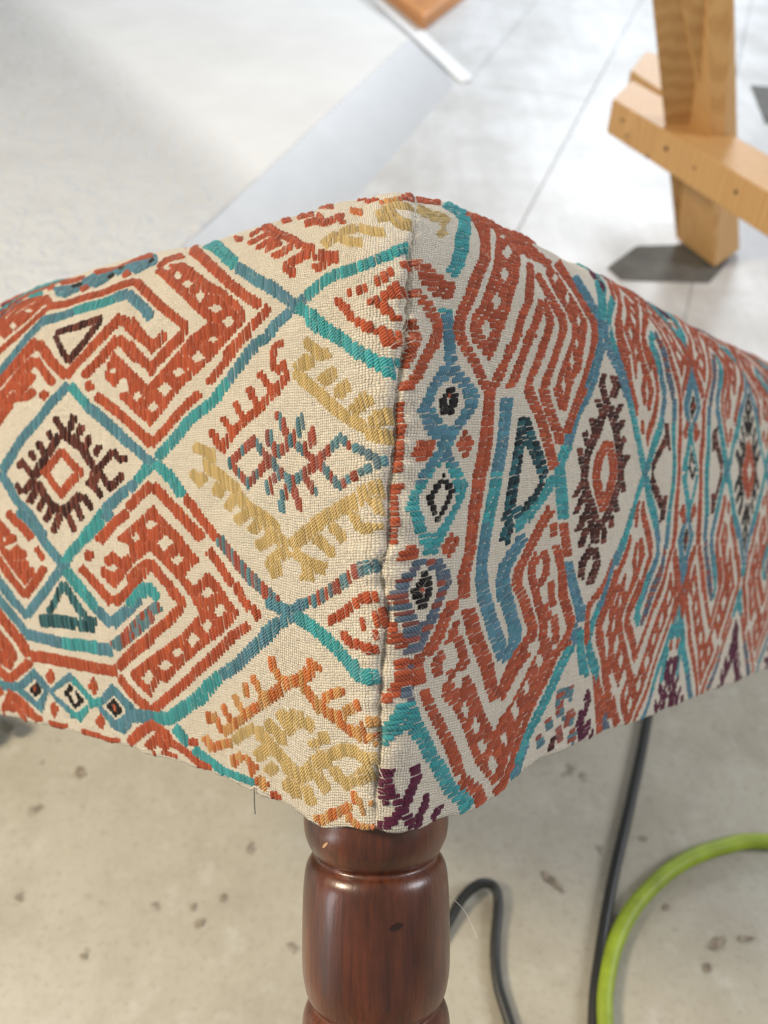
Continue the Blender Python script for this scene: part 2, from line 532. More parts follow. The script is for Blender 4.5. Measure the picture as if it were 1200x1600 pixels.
for p, r, ax in SAW_KNOTS:
    V, Fc = tube([rel(Vector(p) - Vector(ax) * 0.004), rel(Vector(p) + Vector(ax) * 0.0012)], r, 12)
    link('knot', V, Fc, KNOT, saw)
patch = flat_sheet('dark_grey_patch', [(0.385, 1.335), (0.400, 1.295), (0.545, 1.285), (0.60, 1.36), (0.60, 1.42), (0.45, 1.41)], 0.0105, DARK_GREY, None, 0.0022)  # thin dark grey shape lying flat on the boards
tag(patch, 'flat dark grey pad under the foot of the sawhorse leg', 'patch')
patch2 = flat_sheet('dark_grey_patch', [(0.86, 1.98), (1.12, 1.90), (1.16, 2.16), (0.90, 2.22)], 0.0105, DARK_GREY, None, 0.0022)
tag(patch2, 'flat dark grey pad at the right edge behind the sawhorse leg', 'patch')

# cables and hose
def cord(name, pts, r, mat, label, cat, sub=8):
    V, Fc = tube(spline(pts, sub), r, 12)
    return tag(link(name, V, Fc, mat, None, True), label, cat)
cord('power_cable', [(0.60, 1.05, 0.0049), (0.42, 0.80, 0.0049), (0.32, 0.62, 0.0049), (0.264, 0.46, 0.0049), (0.229, 0.371, 0.0049), (0.197, 0.295, 0.0049), (0.175, 0.234, 0.0049), (0.162, 0.187, 0.0049), (0.15, 0.10, 0.0049), (0.12, -0.1, 0.0049)],
     0.0047, RUBBER, 'straight black cable running down the floor beside the green hose', 'cable')
cord('power_cable', [(-0.42, -0.25, 0.0045), (-0.22, -0.02, 0.0045), (-0.09, 0.09, 0.0045), (-0.02, 0.16, 0.0055), (0.02, 0.215, 0.0055), (0.050, 0.256, 0.006), (0.066, 0.279, 0.009), (0.081, 0.290, 0.011), (0.093, 0.289, 0.010), (0.0965, 0.276, 0.007), (0.091, 0.243, 0.005), (0.0905, 0.215, 0.005), (0.097, 0.187, 0.005), (0.12, 0.10, 0.005)],
     0.0043, RUBBER, 'black cable bent into a loop on the floor behind the wooden leg', 'cable')
cord('garden_hose', [(0.62, 0.26, 0.0069), (0.46, 0.315, 0.0069), (0.343, 0.329, 0.0069), (0.302, 0.325, 0.0069), (0.258, 0.309, 0.0069), (0.219, 0.281, 0.0069), (0.194, 0.252, 0.0069), (0.179, 0.222, 0.0069), (0.170, 0.187, 0.0069), (0.168, 0.12, 0.0069), (0.18, 0.0, 0.0069)],
     0.0068, HOSE, 'lime green hose curving across the floor at lower right', 'hose')
# grey castor bracket at the left edge
cb = empty('castor_bracket', (-0.40, 0.44, 0))
tag(cb, 'blurred grey metal castor at the left edge below the cushion', 'castor')
V, Fc = tube([(-0.03, 0, 0.018), (0.012, 0, 0.018)], 0.018, 24)
bevel(link('wheel', V, Fc, DARK_GREY, cb), 0.003)
V, Fc = tube([(-0.02, 0.0, 0.03), (0.0, 0.012, 0.034), (0.028, 0.0, 0.028), (0.034, 0, 0.012)], 0.006, 10)
link('bracket', V, Fc, STEEL, cb, True)

# ------------------------------------------------------------------ the stool
stool = empty('upholstered_stool', (0, 0, CAM_H))
stool.rotation_euler = (-PITCH, 0, 0)
tag(stool, 'cushioned stool corner in woven orange, teal and cream fabric on a turned wooden leg', 'stool')

CX0, CD0 = 0.0015, 0.303
ZB_S = np.array([-0.2842, -0.215, -0.1574, -0.0998, -0.063, -0.0481, -0.0375, -0.029, -0.0159, -0.0045, 0.0094, 0.0251, 0.0334, 0.043, 0.0535, 0.0645, 0.0715, 0.0808, 0.1085, 0.1533, 0.2153, 0.3157, 0.4553])
ZB_Z = np.array([-0.1152, -0.112, -0.1117, -0.1111, -0.1131, -0.1155, -0.1188, -0.1197, -0.1168, -0.1148, -0.1161, -0.1184, -0.119, -0.1197, -0.1192, -0.1189, -0.1167, -0.1135, -0.1119, -0.1118, -0.1139, -0.1162, -0.1195])
ZT_S = np.array([-0.3936, -0.2987, -0.2196, -0.1346, -0.0747, -0.0365, -0.0105, 0.0106, 0.0434, 0.0804, 0.1536, 0.2258, 0.2906, 0.427, 0.6168])
ZT_Z = np.array([0.1402, 0.1467, 0.1458, 0.1405, 0.1407, 0.1395, 0.138, 0.1403, 0.1441, 0.1457, 0.1438, 0.1445, 0.141, 0.1375, 0.1384])
SEAM = [[0.0001, 0.0163, 0.0285, 0.0418, 0.0543, 0.0705, 0.087, 0.093, 0.1119, 0.1275, 0.1426, 0.153, 0.171, 0.1888, 0.2075, 0.2226], [-0.0042, -0.0033, -0.002, -0.0023, -0.0016, 0.0, -0.002, 0.0, 0.0002, 0.002, 0.0021, 0.004, 0.006, 0.0079, 0.012, 0.0153]]

# --- shape of the cushion corner, in the stool's own frame (X right, Y into the cushion, Z along the leg), metres
ANG_L, ANG_R = math.radians(50.2), math.radians(39.8)
EL = np.array([-math.sin(ANG_L), math.cos(ANG_L)])
ER = np.array([math.sin(ANG_R), math.cos(ANG_R)])
CORNER = np.array([CX0, CD0])
RC = 0.014
CEN = CORNER + 0.20 * EL + 0.26 * ER
WF, WR = 0.175, 0.095          # flat side height, length of the rounded shoulder
RZ, DMAX = 0.060, 0.060

def plan(s):
    """rounded corner outline: point and outward normal for signed distance s (left < 0 < right)"""
    a = RC * math.pi / 4
    s = np.asarray(s, float)
    th = np.clip(s / RC, -math.pi / 4, math.pi / 4)
    nb = -(EL + ER) / math.sqrt(2)
    tb = (ER - EL) / math.sqrt(2)
    n = np.cos(th)[..., None] * nb + np.sin(th)[..., None] * tb
    c = CORNER + RC * (EL + ER)
    p = c + RC * n
    p = p + np.maximum(s - a, 0)[..., None] * ER + np.maximum(-s - a, 0)[..., None] * EL
    return p, n

def surf(s, w):
    """point on the cover: s along the outline, w up the side and over the shoulder"""
    s, w = np.broadcast_arrays(np.asarray(s, float), np.asarray(w, float))
    p, n = plan(s)
    zb = np.interp(s, ZB_S, ZB_Z)
    zt = np.interp(s, ZT_S, ZT_Z)
    z1 = zt - RZ
    wf = np.clip(w / WF, -0.2, 1)
    ph = np.clip((w - WF) / WR, 0, 1) * math.pi / 2
    cap = np.clip((w - WF - WR) / 0.16, 0, 1)
    z = np.where(w <= WF, zb + (z1 - zb) * np.maximum(wf, 0), z1 + RZ * np.sin(ph)) + 0.012 * np.sin(cap * math.pi / 2)
    d = DMAX * (1 - np.cos(ph)) + 0.14 * cap
    under = np.maximum(-w, 0)
    bul = 0.0060 * np.sin(np.clip(w / (WF + 0.04), 0, 1) * math.pi) - 1.6 * under
    z = z - 0.0014 * np.sin(np.clip(under / 0.006, 0, 1) * math.pi / 2)
    k = (d / 0.23)[..., None]
    p = p + (CEN - p) * k + n * bul[..., None]
    return np.concatenate([p, z[..., None]], -1)


SEAM_W, SEAM_S = (np.array(a) for a in SEAM)
def seam_s(w):
    return np.interp(w, SEAM_W, SEAM_S)

def relief(s, w):
    """the cover is not taut: pulls along the seam, soft hollows, a sunk seam line"""
    ds = s - seam_s(w)
    fade = np.clip(w / 0.02, 0.15, 1) * np.clip((0.215 - w) / 0.03, 0, 1)
    r = -0.0017 * fade * np.exp(-(ds / 0.00085) ** 2)
    r = r + fade * np.where(ds < 0, 0.0011, 0.0004) * np.exp(-((np.abs(ds) - 0.0035) / 0.0028) ** 2)
    r = r + 0.0010 * fade * np.sin(w * 620 + 2.2 * np.sin(w * 150)) * np.exp(-np.abs(ds) / 0.006)
    r = r + 0.0007 * np.sin(s * 63 + w * 41) * np.sin(w * 57 - s * 23) + 0.0004 * np.sin(s * 170 + 2 * np.sin(w * 90))
    hem = np.exp(-np.maximum(w, 0) / 0.010)
    r = r + hem * (0.0003 * np.sin(s * 310 + 2.5 * np.sin(s * 77)) + 0.0003 * np.sin(s * 97 + 1) + 0.0002)
    return r

def cover(s, w, h=0.0):
    """point on the cover lifted h above the cloth"""
    s, w, h = np.broadcast_arrays(np.asarray(s, float), np.asarray(w, float), np.asarray(h, float))
    e = 4e-4
    p = surf(s, w)
    n = np.cross(surf(s + e, w) - surf(s - e, w), surf(s, w + e) - surf(s, w - e))
    n /= np.maximum(np.linalg.norm(n, axis=-1, keepdims=True), 1e-12)
    return p + n * (relief(s, w) + h)[..., None]

S_MIN, S_MAX, W_TOP = -0.40, 0.56, 0.31
panels = {}
for side, label in (('L', 'left fabric panel with comb star and large cream diamond'), ('R', 'right fabric panel with chains of eyes and nested bands')):
    ws = np.concatenate([np.linspace(-0.012, 0, 7)[:-1], np.arange(0, W_TOP, 0.0016)])
    # columns from the seam outwards, dense at the seam
    d = np.concatenate([np.arange(0, 0.012, 0.0005), np.arange(0.012, 0.05, 0.0012), np.arange(0.05, 0.60, 0.003)])
    sg = seam_s(ws)[:, None] + (-d[::-1] if side == 'L' else d)[None, :]
    sg = np.clip(sg, S_MIN, S_MAX)
    keep = (sg[0] > S_MIN + 1e-6) & (sg[0] < S_MAX - 1e-6)
    sg = sg[:, keep]
    wg = np.repeat(ws[:, None], sg.shape[1], 1)
    Vp = cover(sg, wg).reshape(-1, 3)
    R_, C_ = sg.shape
    idx = np.arange(R_ * C_).reshape(R_, C_)
    Q = np.stack([idx[:-1, :-1], idx[:-1, 1:], idx[1:, 1:], idx[1:, :-1]], -1).reshape(-1, 4)
    o = fast_mesh('fabric_panel', Vp, Q, LINEN, stool)
    set_uv(o, np.stack([sg.ravel() * 1000, wg.ravel() * 1000], -1))
    o['label'] = label
    panels[side] = o
# crown of the cushion and the wooden frame under it
sc = np.linspace(S_MIN, S_MAX, 120)
wc = np.linspace(W_TOP - 0.004, 0.43, 24)
SG, WG = np.meshgrid(sc, wc)
idx = np.arange(SG.size).reshape(SG.shape)
Q = np.stack([idx[:-1, :-1], idx[:-1, 1:], idx[1:, 1:], idx[1:, :-1]], -1).reshape(-1, 4)
o = fast_mesh('crown_panel', (surf(SG, WG) - np.array([0, 0, 0.001])).reshape(-1, 3), Q, LINEN, stool)
set_uv(o, np.stack([SG.ravel() * 1000, WG.ravel() * 1000], -1))
pl, nl = plan(np.linspace(-0.36, 0.52, 90))
pl = pl - nl * 0.010
V = [(p[0], p[1], -0.112) for p in pl] + [(p[0], p[1], -0.085) for p in pl]
n = len(pl)
link('seat_frame', V, [tuple(range(n))[::-1], tuple(range(n, 2 * n))] + [(i, (i + 1) % n, n + (i + 1) % n, n + i) for i in range(n)], FRAME_WOOD, stool)

# turned leg
LEG_C = (-0.0032, 0.345)
prof = [(0.020, -0.098), (0.0270, -0.112), (0.0286, -0.119), (0.0292, -0.124), (0.0284, -0.1295), (0.0262, -0.1345), (0.0246, -0.1365),
        (0.0248, -0.1378), (0.0268, -0.1395), (0.0283, -0.1425), (0.0291, -0.148), (0.0296, -0.158), (0.0298, -0.172), (0.0297, -0.182), (0.0291, -0.187), (0.0281, -0.1915),
        (0.0265, -0.1945), (0.0255, -0.1956), (0.0257, -0.1966), (0.0280, -0.1988), (0.0295, -0.2030), (0.0299, -0.210), (0.0290, -0.219), (0.0262, -0.224), (0.0205, -0.228), (0.0180, -0.240),
        (0.0200, -0.262), (0.0185, -0.290), (0.0150, -0.318), (0.0145, -0.322), (0.0, -0.322)]
def refine(pr):
    pts = spline([(r, 0, z) for r, z in pr], 5)
    return [(max(p.x, 0.0), p.z) for p in pts]
prof = refine(prof)
NS = 72
V, Fc = [], []
for r, z in prof:
    for k in range(NS):
        a = 2 * math.pi * k / NS
        V.append((r * math.cos(a), r * math.sin(a), z))
for i in range(len(prof) - 1):
    for k in range(NS):
        Fc.append((i * NS + k, i * NS + (k + 1) % NS, (i + 1) * NS + (k + 1) % NS, (i + 1) * NS + k))
leg = link('leg', V, [f[::-1] for f in Fc], MAHOGANY, stool, True)
leg.location = (LEG_C[0], LEG_C[1], 0)
def leg_mark(px, z, w, h, rot, mat):
    """chip in the varnish, lying on the turned surface"""
    rr = np.interp(-z, [-p[1] for p in prof], [p[0] for p in prof])
    Vm = []
    for i in range(10):
        a = 2 * math.pi * i / 10
        k = 1 + random.uniform(-0.3, 0.3)
        x, y = w * k * math.cos(a), h * k * math.sin(a)
        xx, zz = x * math.cos(rot) - y * math.sin(rot), x * math.sin(rot) + y * math.cos(rot)
        r2 = np.interp(-(z + zz), [-p[1] for p in prof], [p[0] for p in prof]) + 0.00015
        th = px + xx / rr
        Vm.append((r2 * math.sin(th), -r2 * math.cos(th), z + zz))
    return link('varnish_chip', Vm, [tuple(range(10))], mat, leg)
leg_mark(-0.72, -0.1262, 0.0022, 0.0005, 0.75, SLIVER)
#leg_mark(0.22, -0.183, 0.0008, 0.0004, -0.4, SLIVER)
#leg_mark(-0.36, -0.1515, 0.0004, 0.0009, 0.0, SLIVER)
#leg_mark(-0.28, -0.1445, 0.0018, 0.0003, 0.9, SLIVER)
leg_mark(0.26, -0.1540, 0.0030, 0.0011, 0.3, DARK_SPOT)

# ------------------------------------------------------------------ the woven pattern
# outlines of the brocaded figures on the cloth, in tenths of a millimetre: s along the outline of the stool, w up from the hem.
# A line "L name" / "R name" opens a figure; the letter before the points is the yarn ('.' leaves the ground cloth bare).
PATTERN = """
L meander_band
o-2551,2085 -2455,2038 -2346,1979 -2259,1979 -2197,1980 -2139,1984 -2082,1989 -2026,1993 -1970,1997 -1912,2005 -1855,2012 -1800,2019 -1745,2026 -1692,2033 -1639,2040 -1587,2047 -1651,2098 -1703,2091 -1756,2083 -1810,2075 -1864,2067 -1920,2060 -1976,2052 -2033,2045 -2088,2040 -2145,2036 -2203,2031 -2267,2032 -2332,2032 -2375,2032 -2423,2057 -2526,2108
o-2407,2011 -2435,1989 -2466,1967 -2499,1946 -2535,1926 -2572,1907 -2614,1886 -2659,1866 -2705,1846 -2754,1826 -2806,1806 -2859,1782 -2915,1758 -2876,1739 -2818,1760 -2765,1784 -2712,1803 -2662,1822 -2614,1841 -2568,1861 -2524,1881 -2484,1900 -2446,1919 -2410,1939 -2377,1959 -2345,1980
o-2984,1946 -2917,1970 -2849,1991 -2785,2013 -2724,2036 -2667,2063 -2616,2092 -2572,2124 -2435,2058 -2463,2024 -2497,1993 -2537,1963 -2584,1938 -2635,1913 -2689,1889 -2746,1866 -2807,1843 -2888,1822 -2925,1881
.-2548,2007 -2604,1999 -2715,2035 -2659,2043
.-2649,1923 -2682,1899 -2772,1941 -2744,1966
.-2771,1861 -2804,1838 -2876,1875 -2847,1899
L hook_line
b-2392,1931 -2424,1906 -2459,1883 -2496,1860 -2537,1837 -2577,1810 -2620,1785 -2666,1759 -2715,1736 -2765,1715 -2803,1699 -2841,1683 -2880,1667 -2822,1643 -2784,1658 -2746,1674 -2708,1690 -2659,1712 -2610,1734 -2562,1756 -2516,1781 -2475,1806 -2433,1827 -2393,1849 -2355,1871 -2319,1894
b-2333,1883 -2274,1887 -2216,1891 -2161,1897 -2103,1903 -2044,1908 -2106,1960 -2164,1955 -2227,1951 -2285,1947 -2344,1943 -2404,1939
t-2043,1907 -1986,1914 -1930,1920 -1875,1927 -1821,1933 -1779,1939 -1737,1944 -1696,1949 -1760,2004 -1802,1999 -1844,1993 -1886,1988 -1940,1981 -1995,1974 -2051,1968 -2108,1961
b-1693,1948 -1638,1956 -1584,1965 -1655,2025 -1709,2015 -1764,2006
b-1648,1973 -1586,1939 -1530,1907 -1479,1878 -1433,1849 -1389,1820 -1331,1851 -1377,1882 -1428,1915 -1485,1947 -1545,1981 -1612,2018
L triangle_motif
m-2187,1808 -2117,1812 -2048,1816 -1979,1820 -1921,1830 -1866,1839 -1812,1848 -1759,1857 -1794,1890 -1847,1881 -1901,1872 -1955,1862 -2009,1854 -2075,1850 -2144,1846 -2215,1843
m-1800,1878 -1826,1848 -1855,1818 -1888,1789 -1922,1761 -1957,1741 -1994,1721 -2031,1701 -2068,1681 -2023,1661 -1986,1681 -1949,1701 -1913,1721 -1877,1740 -1840,1768 -1806,1796 -1775,1825 -1746,1854
m-2222,1806 -2187,1775 -2157,1747 -2129,1721 -2101,1696 -2073,1672 -2019,1682 -2047,1707 -2074,1732 -2102,1758 -2133,1787 -2168,1817
L meander_band
o-2404,1825 -2446,1802 -2490,1778 -2538,1755 -2588,1735 -2639,1714 -2691,1694 -2743,1673 -2797,1652 -2848,1631 -2899,1609 -2817,1575 -2767,1596 -2718,1617 -2666,1638 -2614,1659 -2564,1679 -2513,1699 -2464,1719 -2415,1739 -2368,1760 -2323,1783
o-2411,1777 -2355,1740 -2302,1707 -2249,1673 -2197,1644 -2147,1618 -2098,1593 -2027,1622 -2075,1648 -2124,1673 -2172,1699 -2221,1729 -2274,1764 -2332,1804
o-2035,1594 -1991,1615 -1948,1635 -1905,1655 -1863,1674 -1821,1694 -1782,1715 -1745,1735 -1707,1756 -1672,1779 -1638,1802 -1607,1825 -1577,1849 -1638,1881 -1666,1857 -1697,1833 -1729,1809 -1763,1786 -1798,1763 -1836,1741 -1875,1720 -1916,1701 -1959,1682 -2002,1662 -2046,1642 -2090,1621
o-1636,1841 -1591,1815 -1549,1789 -1510,1765 -1470,1741 -1422,1717 -1377,1694 -1332,1671 -1281,1700 -1325,1725 -1371,1749 -1415,1773 -1453,1797 -1494,1822 -1537,1848 -1584,1875
o-2797,1500 -2754,1519 -2712,1538 -2666,1558 -2622,1578 -2577,1598 -2534,1617 -2488,1638 -2442,1658 -2397,1679 -2352,1699 -2417,1729 -2462,1709 -2508,1688 -2555,1668 -2602,1647 -2646,1627 -2691,1608 -2737,1588 -2783,1567 -2826,1548 -2870,1529
o-2419,1698 -2367,1666 -2318,1635 -2285,1613 -2252,1591 -2219,1568 -2151,1588 -2182,1608 -2215,1630 -2248,1653 -2299,1685 -2349,1717
o-1858,1583 -1819,1603 -1781,1623 -1744,1642 -1706,1662 -1675,1683 -1644,1704 -1614,1724 -1584,1745 -1634,1768 -1664,1745 -1694,1725 -1725,1704 -1755,1684 -1792,1665 -1829,1646 -1868,1626 -1906,1606
o-1640,1740 -1602,1720 -1566,1700 -1530,1680 -1493,1660 -1449,1638 -1406,1617 -1365,1597 -1323,1575 -1272,1604 -1312,1626 -1354,1649 -1395,1670 -1436,1691 -1470,1710 -1506,1730 -1542,1750 -1580,1773
o-2629,1483 -2584,1507 -2539,1530 -2495,1554 -2451,1579 -2408,1604 -2366,1629 -2439,1657 -2482,1632 -2526,1607 -2569,1582 -2614,1559 -2659,1536 -2706,1512
o-2549,1520 -2500,1520 -2439,1519 -2391,1534 -2352,1547 -2407,1579 -2447,1566 -2478,1557 -2515,1557 -2565,1558
o-2263,1507 -2239,1520 -2214,1533 -2278,1560 -2303,1547 -2328,1534
o-1878,1567 -1858,1548 -1839,1529 -1775,1542 -1794,1561 -1813,1580
L eye_chain
b-2388,2076 -2350,2078 -2312,2079 -2259,2080 -2207,2080 -2158,2084 -2115,2093 -2075,2101 -2035,2110 -1983,2122 -1932,2134 -1884,2147 -1827,2153 -1770,2158 -1713,2164 -1656,2174 -1601,2184 -1547,2194 -1731,2330 -1773,2309 -1820,2291 -1869,2275 -1923,2266 -1980,2257 -2038,2249 -2085,2231 -2133,2215 -2183,2200 -2226,2192 -2273,2187 -2319,2182 -2373,2182 -2430,2182 -2489,2183 -2531,2181 -2572,2179
b-2238,2085 -2293,2054 -2516,2144 -2477,2184
b-1953,2128 -2019,2085 -2278,2187 -2229,2242
b-1627,2177 -1687,2130 -1925,2237 -1918,2318
.-2188,2132 -2233,2121 -2368,2173 -2322,2184
.-1871,2156 -1905,2134 -2027,2183 -1997,2209
k-2301,2126 -2256,2132 -2212,2139 -2283,2182 -2328,2175 -2374,2168
k-1952,2139 -1914,2159 -1987,2204 -2021,2181
k-1908,2192 -1855,2200 -1926,2248 -1977,2238
k-1643,2205 -1612,2229 -1697,2288 -1717,2256
o-2125,2065 -2099,2075 -2073,2086 -2150,2130 -2174,2118 -2198,2107
o-1768,2107 -1745,2118 -1723,2130 -1795,2177 -1817,2165 -1841,2153
o-2634,2175 -2547,2167 -2659,2229 -2759,2241
o-2521,2198 -2461,2201 -2401,2204 -2343,2207 -2285,2210 -2407,2278 -2465,2274 -2524,2270 -2584,2266 -2645,2262
o-2195,2222 -2132,2227 -2069,2231 -2008,2236 -1948,2240 -1888,2245 -1837,2255 -1788,2264 -1741,2275 -1694,2286 -1832,2378 -1860,2354 -1896,2335 -1937,2319 -1982,2305 -2040,2299 -2100,2293 -2161,2287 -2234,2288 -2326,2298
t-2793,2136 -2717,2137 -2643,2137 -2808,2223 -2888,2223 -2969,2223
p-3164,2151 -3050,2136 -2958,2129 -2908,2127 -2857,2125 -2954,2174 -3019,2183 -3114,2206 -3263,2235 -3500,2330
p-3039,2048 -2994,2051 -2958,2058 -3150,2149 -3195,2146 -3240,2143
L diamond_line
b-2980,1984 -2947,1999 -2915,2015 -2886,2031 -2850,2050 -2817,2069 -2788,2090 -2915,2146 -2933,2121 -2957,2098 -2986,2076 -3017,2062 -3050,2048 -3085,2036
b-2064,1585 -2107,1563 -2151,1541 -2196,1519 -2233,1499 -2271,1479 -2308,1460 -2347,1440 -2386,1418 -2425,1396 -2464,1374 -2504,1352 -2546,1329 -2583,1304 -2619,1280 -2655,1256 -2692,1231 -2730,1207 -2652,1184 -2615,1209 -2579,1233 -2543,1257 -2508,1281 -2474,1304 -2435,1326 -2395,1348 -2356,1370 -2318,1392 -2280,1413 -2243,1433 -2206,1452 -2169,1473 -2134,1494 -2091,1515 -2048,1537 -2006,1559
b-2747,1182 -2713,1153 -2680,1124 -2646,1096 -2612,1066 -2566,1040 -2524,1016 -2482,993 -2442,970 -2402,947 -2358,919 -2315,891 -2272,864 -2204,886 -2246,913 -2289,941 -2333,969 -2373,992 -2413,1016 -2454,1039 -2496,1063 -2535,1085 -2565,1111 -2597,1140 -2630,1168 -2664,1197
t-2046,1551 -1998,1525 -1952,1499 -1907,1473 -1870,1452 -1802,1480 -1838,1500 -1882,1526 -1928,1552 -1974,1579
b-1865,1449 -1822,1430 -1779,1411 -1738,1393 -1696,1372 -1654,1351 -1612,1330 -1571,1309 -1512,1340 -1552,1361 -1593,1382 -1634,1404 -1678,1426 -1721,1445 -1763,1464 -1806,1483
b-1570,1309 -1530,1290 -1492,1272 -1453,1254 -1398,1286 -1436,1305 -1474,1323 -1513,1341
t-1452,1253 -1421,1240 -1392,1227 -1358,1209 -1323,1190 -1267,1219 -1302,1239 -1338,1259 -1369,1274 -1400,1287
t-1365,1217 -1394,1193 -1424,1169 -1362,1148 -1333,1171 -1304,1194
b-1419,1172 -1448,1156 -1488,1137 -1530,1118 -1571,1098 -1616,1077 -1646,1059 -1676,1042 -1705,1025 -1645,999 -1616,1017 -1587,1034 -1560,1050 -1520,1069 -1479,1089 -1438,1108 -1397,1128 -1366,1145
t-1707,1022 -1733,1003 -1760,984 -1785,966 -1822,945 -1861,923 -1900,900 -1839,876 -1800,898 -1762,920 -1722,943 -1694,963 -1668,982 -1643,1002
L comb_star
m-2081,1340 -2029,1315 -1986,1299 -1945,1284 -1911,1271 -1882,1247 -1850,1221 -1819,1195 -1756,1213 -1787,1239 -1818,1265 -1854,1295 -1899,1312 -1939,1328 -1978,1343 -2026,1365
m-1815,1201 -1805,1173 -1799,1154 -1818,1144 -1849,1127 -1791,1102 -1760,1119 -1717,1143 -1729,1180 -1738,1207
m-1906,1091 -1937,1073 -1969,1056 -1997,1040 -2041,1026 -2091,1010 -2049,980 -2000,995 -1947,1013 -1912,1033 -1880,1050 -1849,1068
m-2058,1015 -2089,1026 -2118,1036 -2167,1057 -2213,1079 -2243,1106 -2276,1137 -2349,1122 -2316,1092 -2280,1059 -2223,1032 -2171,1008 -2138,996 -2107,985
m-2323,1146 -2266,1170 -2238,1196 -2214,1218 -2177,1245 -2141,1274 -2113,1292 -2085,1312 -2057,1331 -2122,1352 -2150,1333 -2179,1314 -2208,1295 -2247,1266 -2285,1238 -2312,1215 -2335,1194 -2383,1174
m-1992,1436 -2008,1408 -2023,1381 -2039,1365 -2057,1348 -2000,1334 -1983,1351 -1965,1369 -1948,1399 -1932,1427
m-2172,1416 -2139,1392 -2107,1370 -2082,1342 -2024,1352 -2052,1382 -2086,1407 -2119,1431
m-1916,1391 -1938,1362 -1958,1337 -1977,1328 -1932,1307 -1905,1320 -1881,1351 -1860,1379
m-1842,1343 -1858,1318 -1875,1293 -1821,1284 -1805,1309 -1789,1334
m-1747,1301 -1774,1278 -1801,1256 -1754,1242 -1727,1264 -1700,1286
m-1634,1278 -1660,1259 -1686,1240 -1718,1221 -1751,1202 -1711,1185 -1678,1205 -1646,1225 -1619,1244 -1593,1263
m-1632,1264 -1605,1245 -1569,1219 -1502,1226 -1511,1250 -1549,1246 -1567,1259 -1594,1278
m-2245,1357 -2225,1338 -2204,1319 -2149,1331 -2169,1349 -2189,1367
m-2335,1314 -2312,1291 -2289,1269 -2266,1246 -2209,1255 -2231,1278 -2254,1301 -2277,1323
m-2411,1268 -2383,1249 -2355,1230 -2302,1244 -2329,1263 -2357,1282
m-2516,1228 -2480,1211 -2447,1196 -2414,1175 -2380,1153 -2327,1168 -2360,1190 -2396,1213 -2433,1230 -2468,1247
m-2492,1196 -2466,1226 -2518,1237 -2545,1207
m-1741,1169 -1713,1150 -1686,1131 -1665,1113 -1643,1094 -1597,1108 -1619,1127 -1641,1146 -1670,1166 -1698,1185
m-1601,1109 -1569,1128 -1538,1146 -1507,1164 -1545,1182 -1576,1164 -1608,1145 -1640,1126
m-1786,1106 -1752,1085 -1719,1063 -1674,1081 -1707,1102 -1740,1124
m-1879,1066 -1852,1046 -1826,1026 -1799,1006 -1750,1023 -1776,1043 -1803,1063 -1829,1082
m-1953,1027 -1933,1005 -1914,982 -1895,960 -1840,973 -1858,995 -1877,1017 -1897,1039
m-2049,989 -2022,961 -1994,934 -1967,906 -1911,921 -1938,948 -1965,975 -1993,1003
m-2099,994 -2129,964 -2159,934 -2190,905 -2131,894 -2101,924 -2071,954 -2042,984
m-2159,1030 -2193,1006 -2228,983 -2263,960 -2208,943 -2173,966 -2139,990 -2105,1014
m-2249,1082 -2279,1057 -2310,1032 -2341,1006 -2285,992 -2254,1017 -2223,1042 -2193,1067
m-2341,1119 -2372,1094 -2404,1069 -2436,1044 -2377,1029 -2346,1054 -2314,1079 -2284,1104
m-2364,1157 -2404,1137 -2445,1116 -2486,1095 -2436,1076 -2395,1097 -2355,1118 -2315,1138
m-2571,1122 -2535,1100 -2500,1078 -2450,1093 -2484,1115 -2520,1137
o-2087,1262 -2043,1237 -1999,1213 -1957,1189 -1932,1175 -1956,1160 -1998,1136 -2040,1110 -2057,1100 -2074,1110 -2118,1134 -2163,1158 -2189,1173 -2163,1188 -2120,1212 -2077,1237 -2035,1262 -2088,1282 -2130,1257 -2174,1233 -2218,1209 -2281,1176 -2216,1139 -2171,1113 -2127,1089 -2057,1051 -1989,1091 -1947,1116 -1906,1141 -1849,1176 -1907,1209 -1950,1233 -1992,1257 -2036,1282
L meander_band
o-1796,1496 -1752,1478 -1709,1460 -1667,1443 -1625,1425 -1587,1408 -1549,1391 -1512,1374 -1474,1357 -1432,1339 -1391,1321 -1351,1304 -1311,1285 -1267,1313 -1306,1332 -1346,1351 -1387,1369 -1427,1387 -1464,1404 -1501,1421 -1538,1438 -1577,1456 -1619,1473 -1661,1491 -1703,1509 -1746,1527
o-1539,1387 -1503,1369 -1468,1352 -1433,1334 -1399,1316 -1365,1298 -1332,1280 -1284,1304 -1317,1323 -1351,1343 -1385,1361 -1420,1379 -1454,1396 -1490,1414
o-1277,1279 -1242,1300 -1208,1322 -1174,1343 -1141,1364 -1106,1381 -1071,1399 -1036,1417 -1007,1434 -979,1450 -951,1466 -987,1487 -1015,1471 -1044,1455 -1072,1439 -1107,1422 -1142,1404 -1179,1385 -1214,1364 -1248,1342 -1283,1321 -1319,1299
o-901,1502 -873,1521 -845,1539 -818,1557 -790,1576 -764,1596 -739,1616 -715,1635 -692,1646 -666,1658 -642,1670 -672,1692 -697,1680 -722,1668 -749,1655 -776,1635 -801,1615 -827,1595 -854,1578 -882,1560 -910,1541 -938,1523
o-810,1596 -778,1612 -747,1627 -717,1644 -690,1658 -664,1673 -638,1687 -612,1701 -586,1717 -559,1733 -533,1748 -565,1771 -591,1754 -618,1737 -644,1722 -670,1708 -696,1694 -722,1680 -749,1665 -780,1650 -811,1634 -843,1618
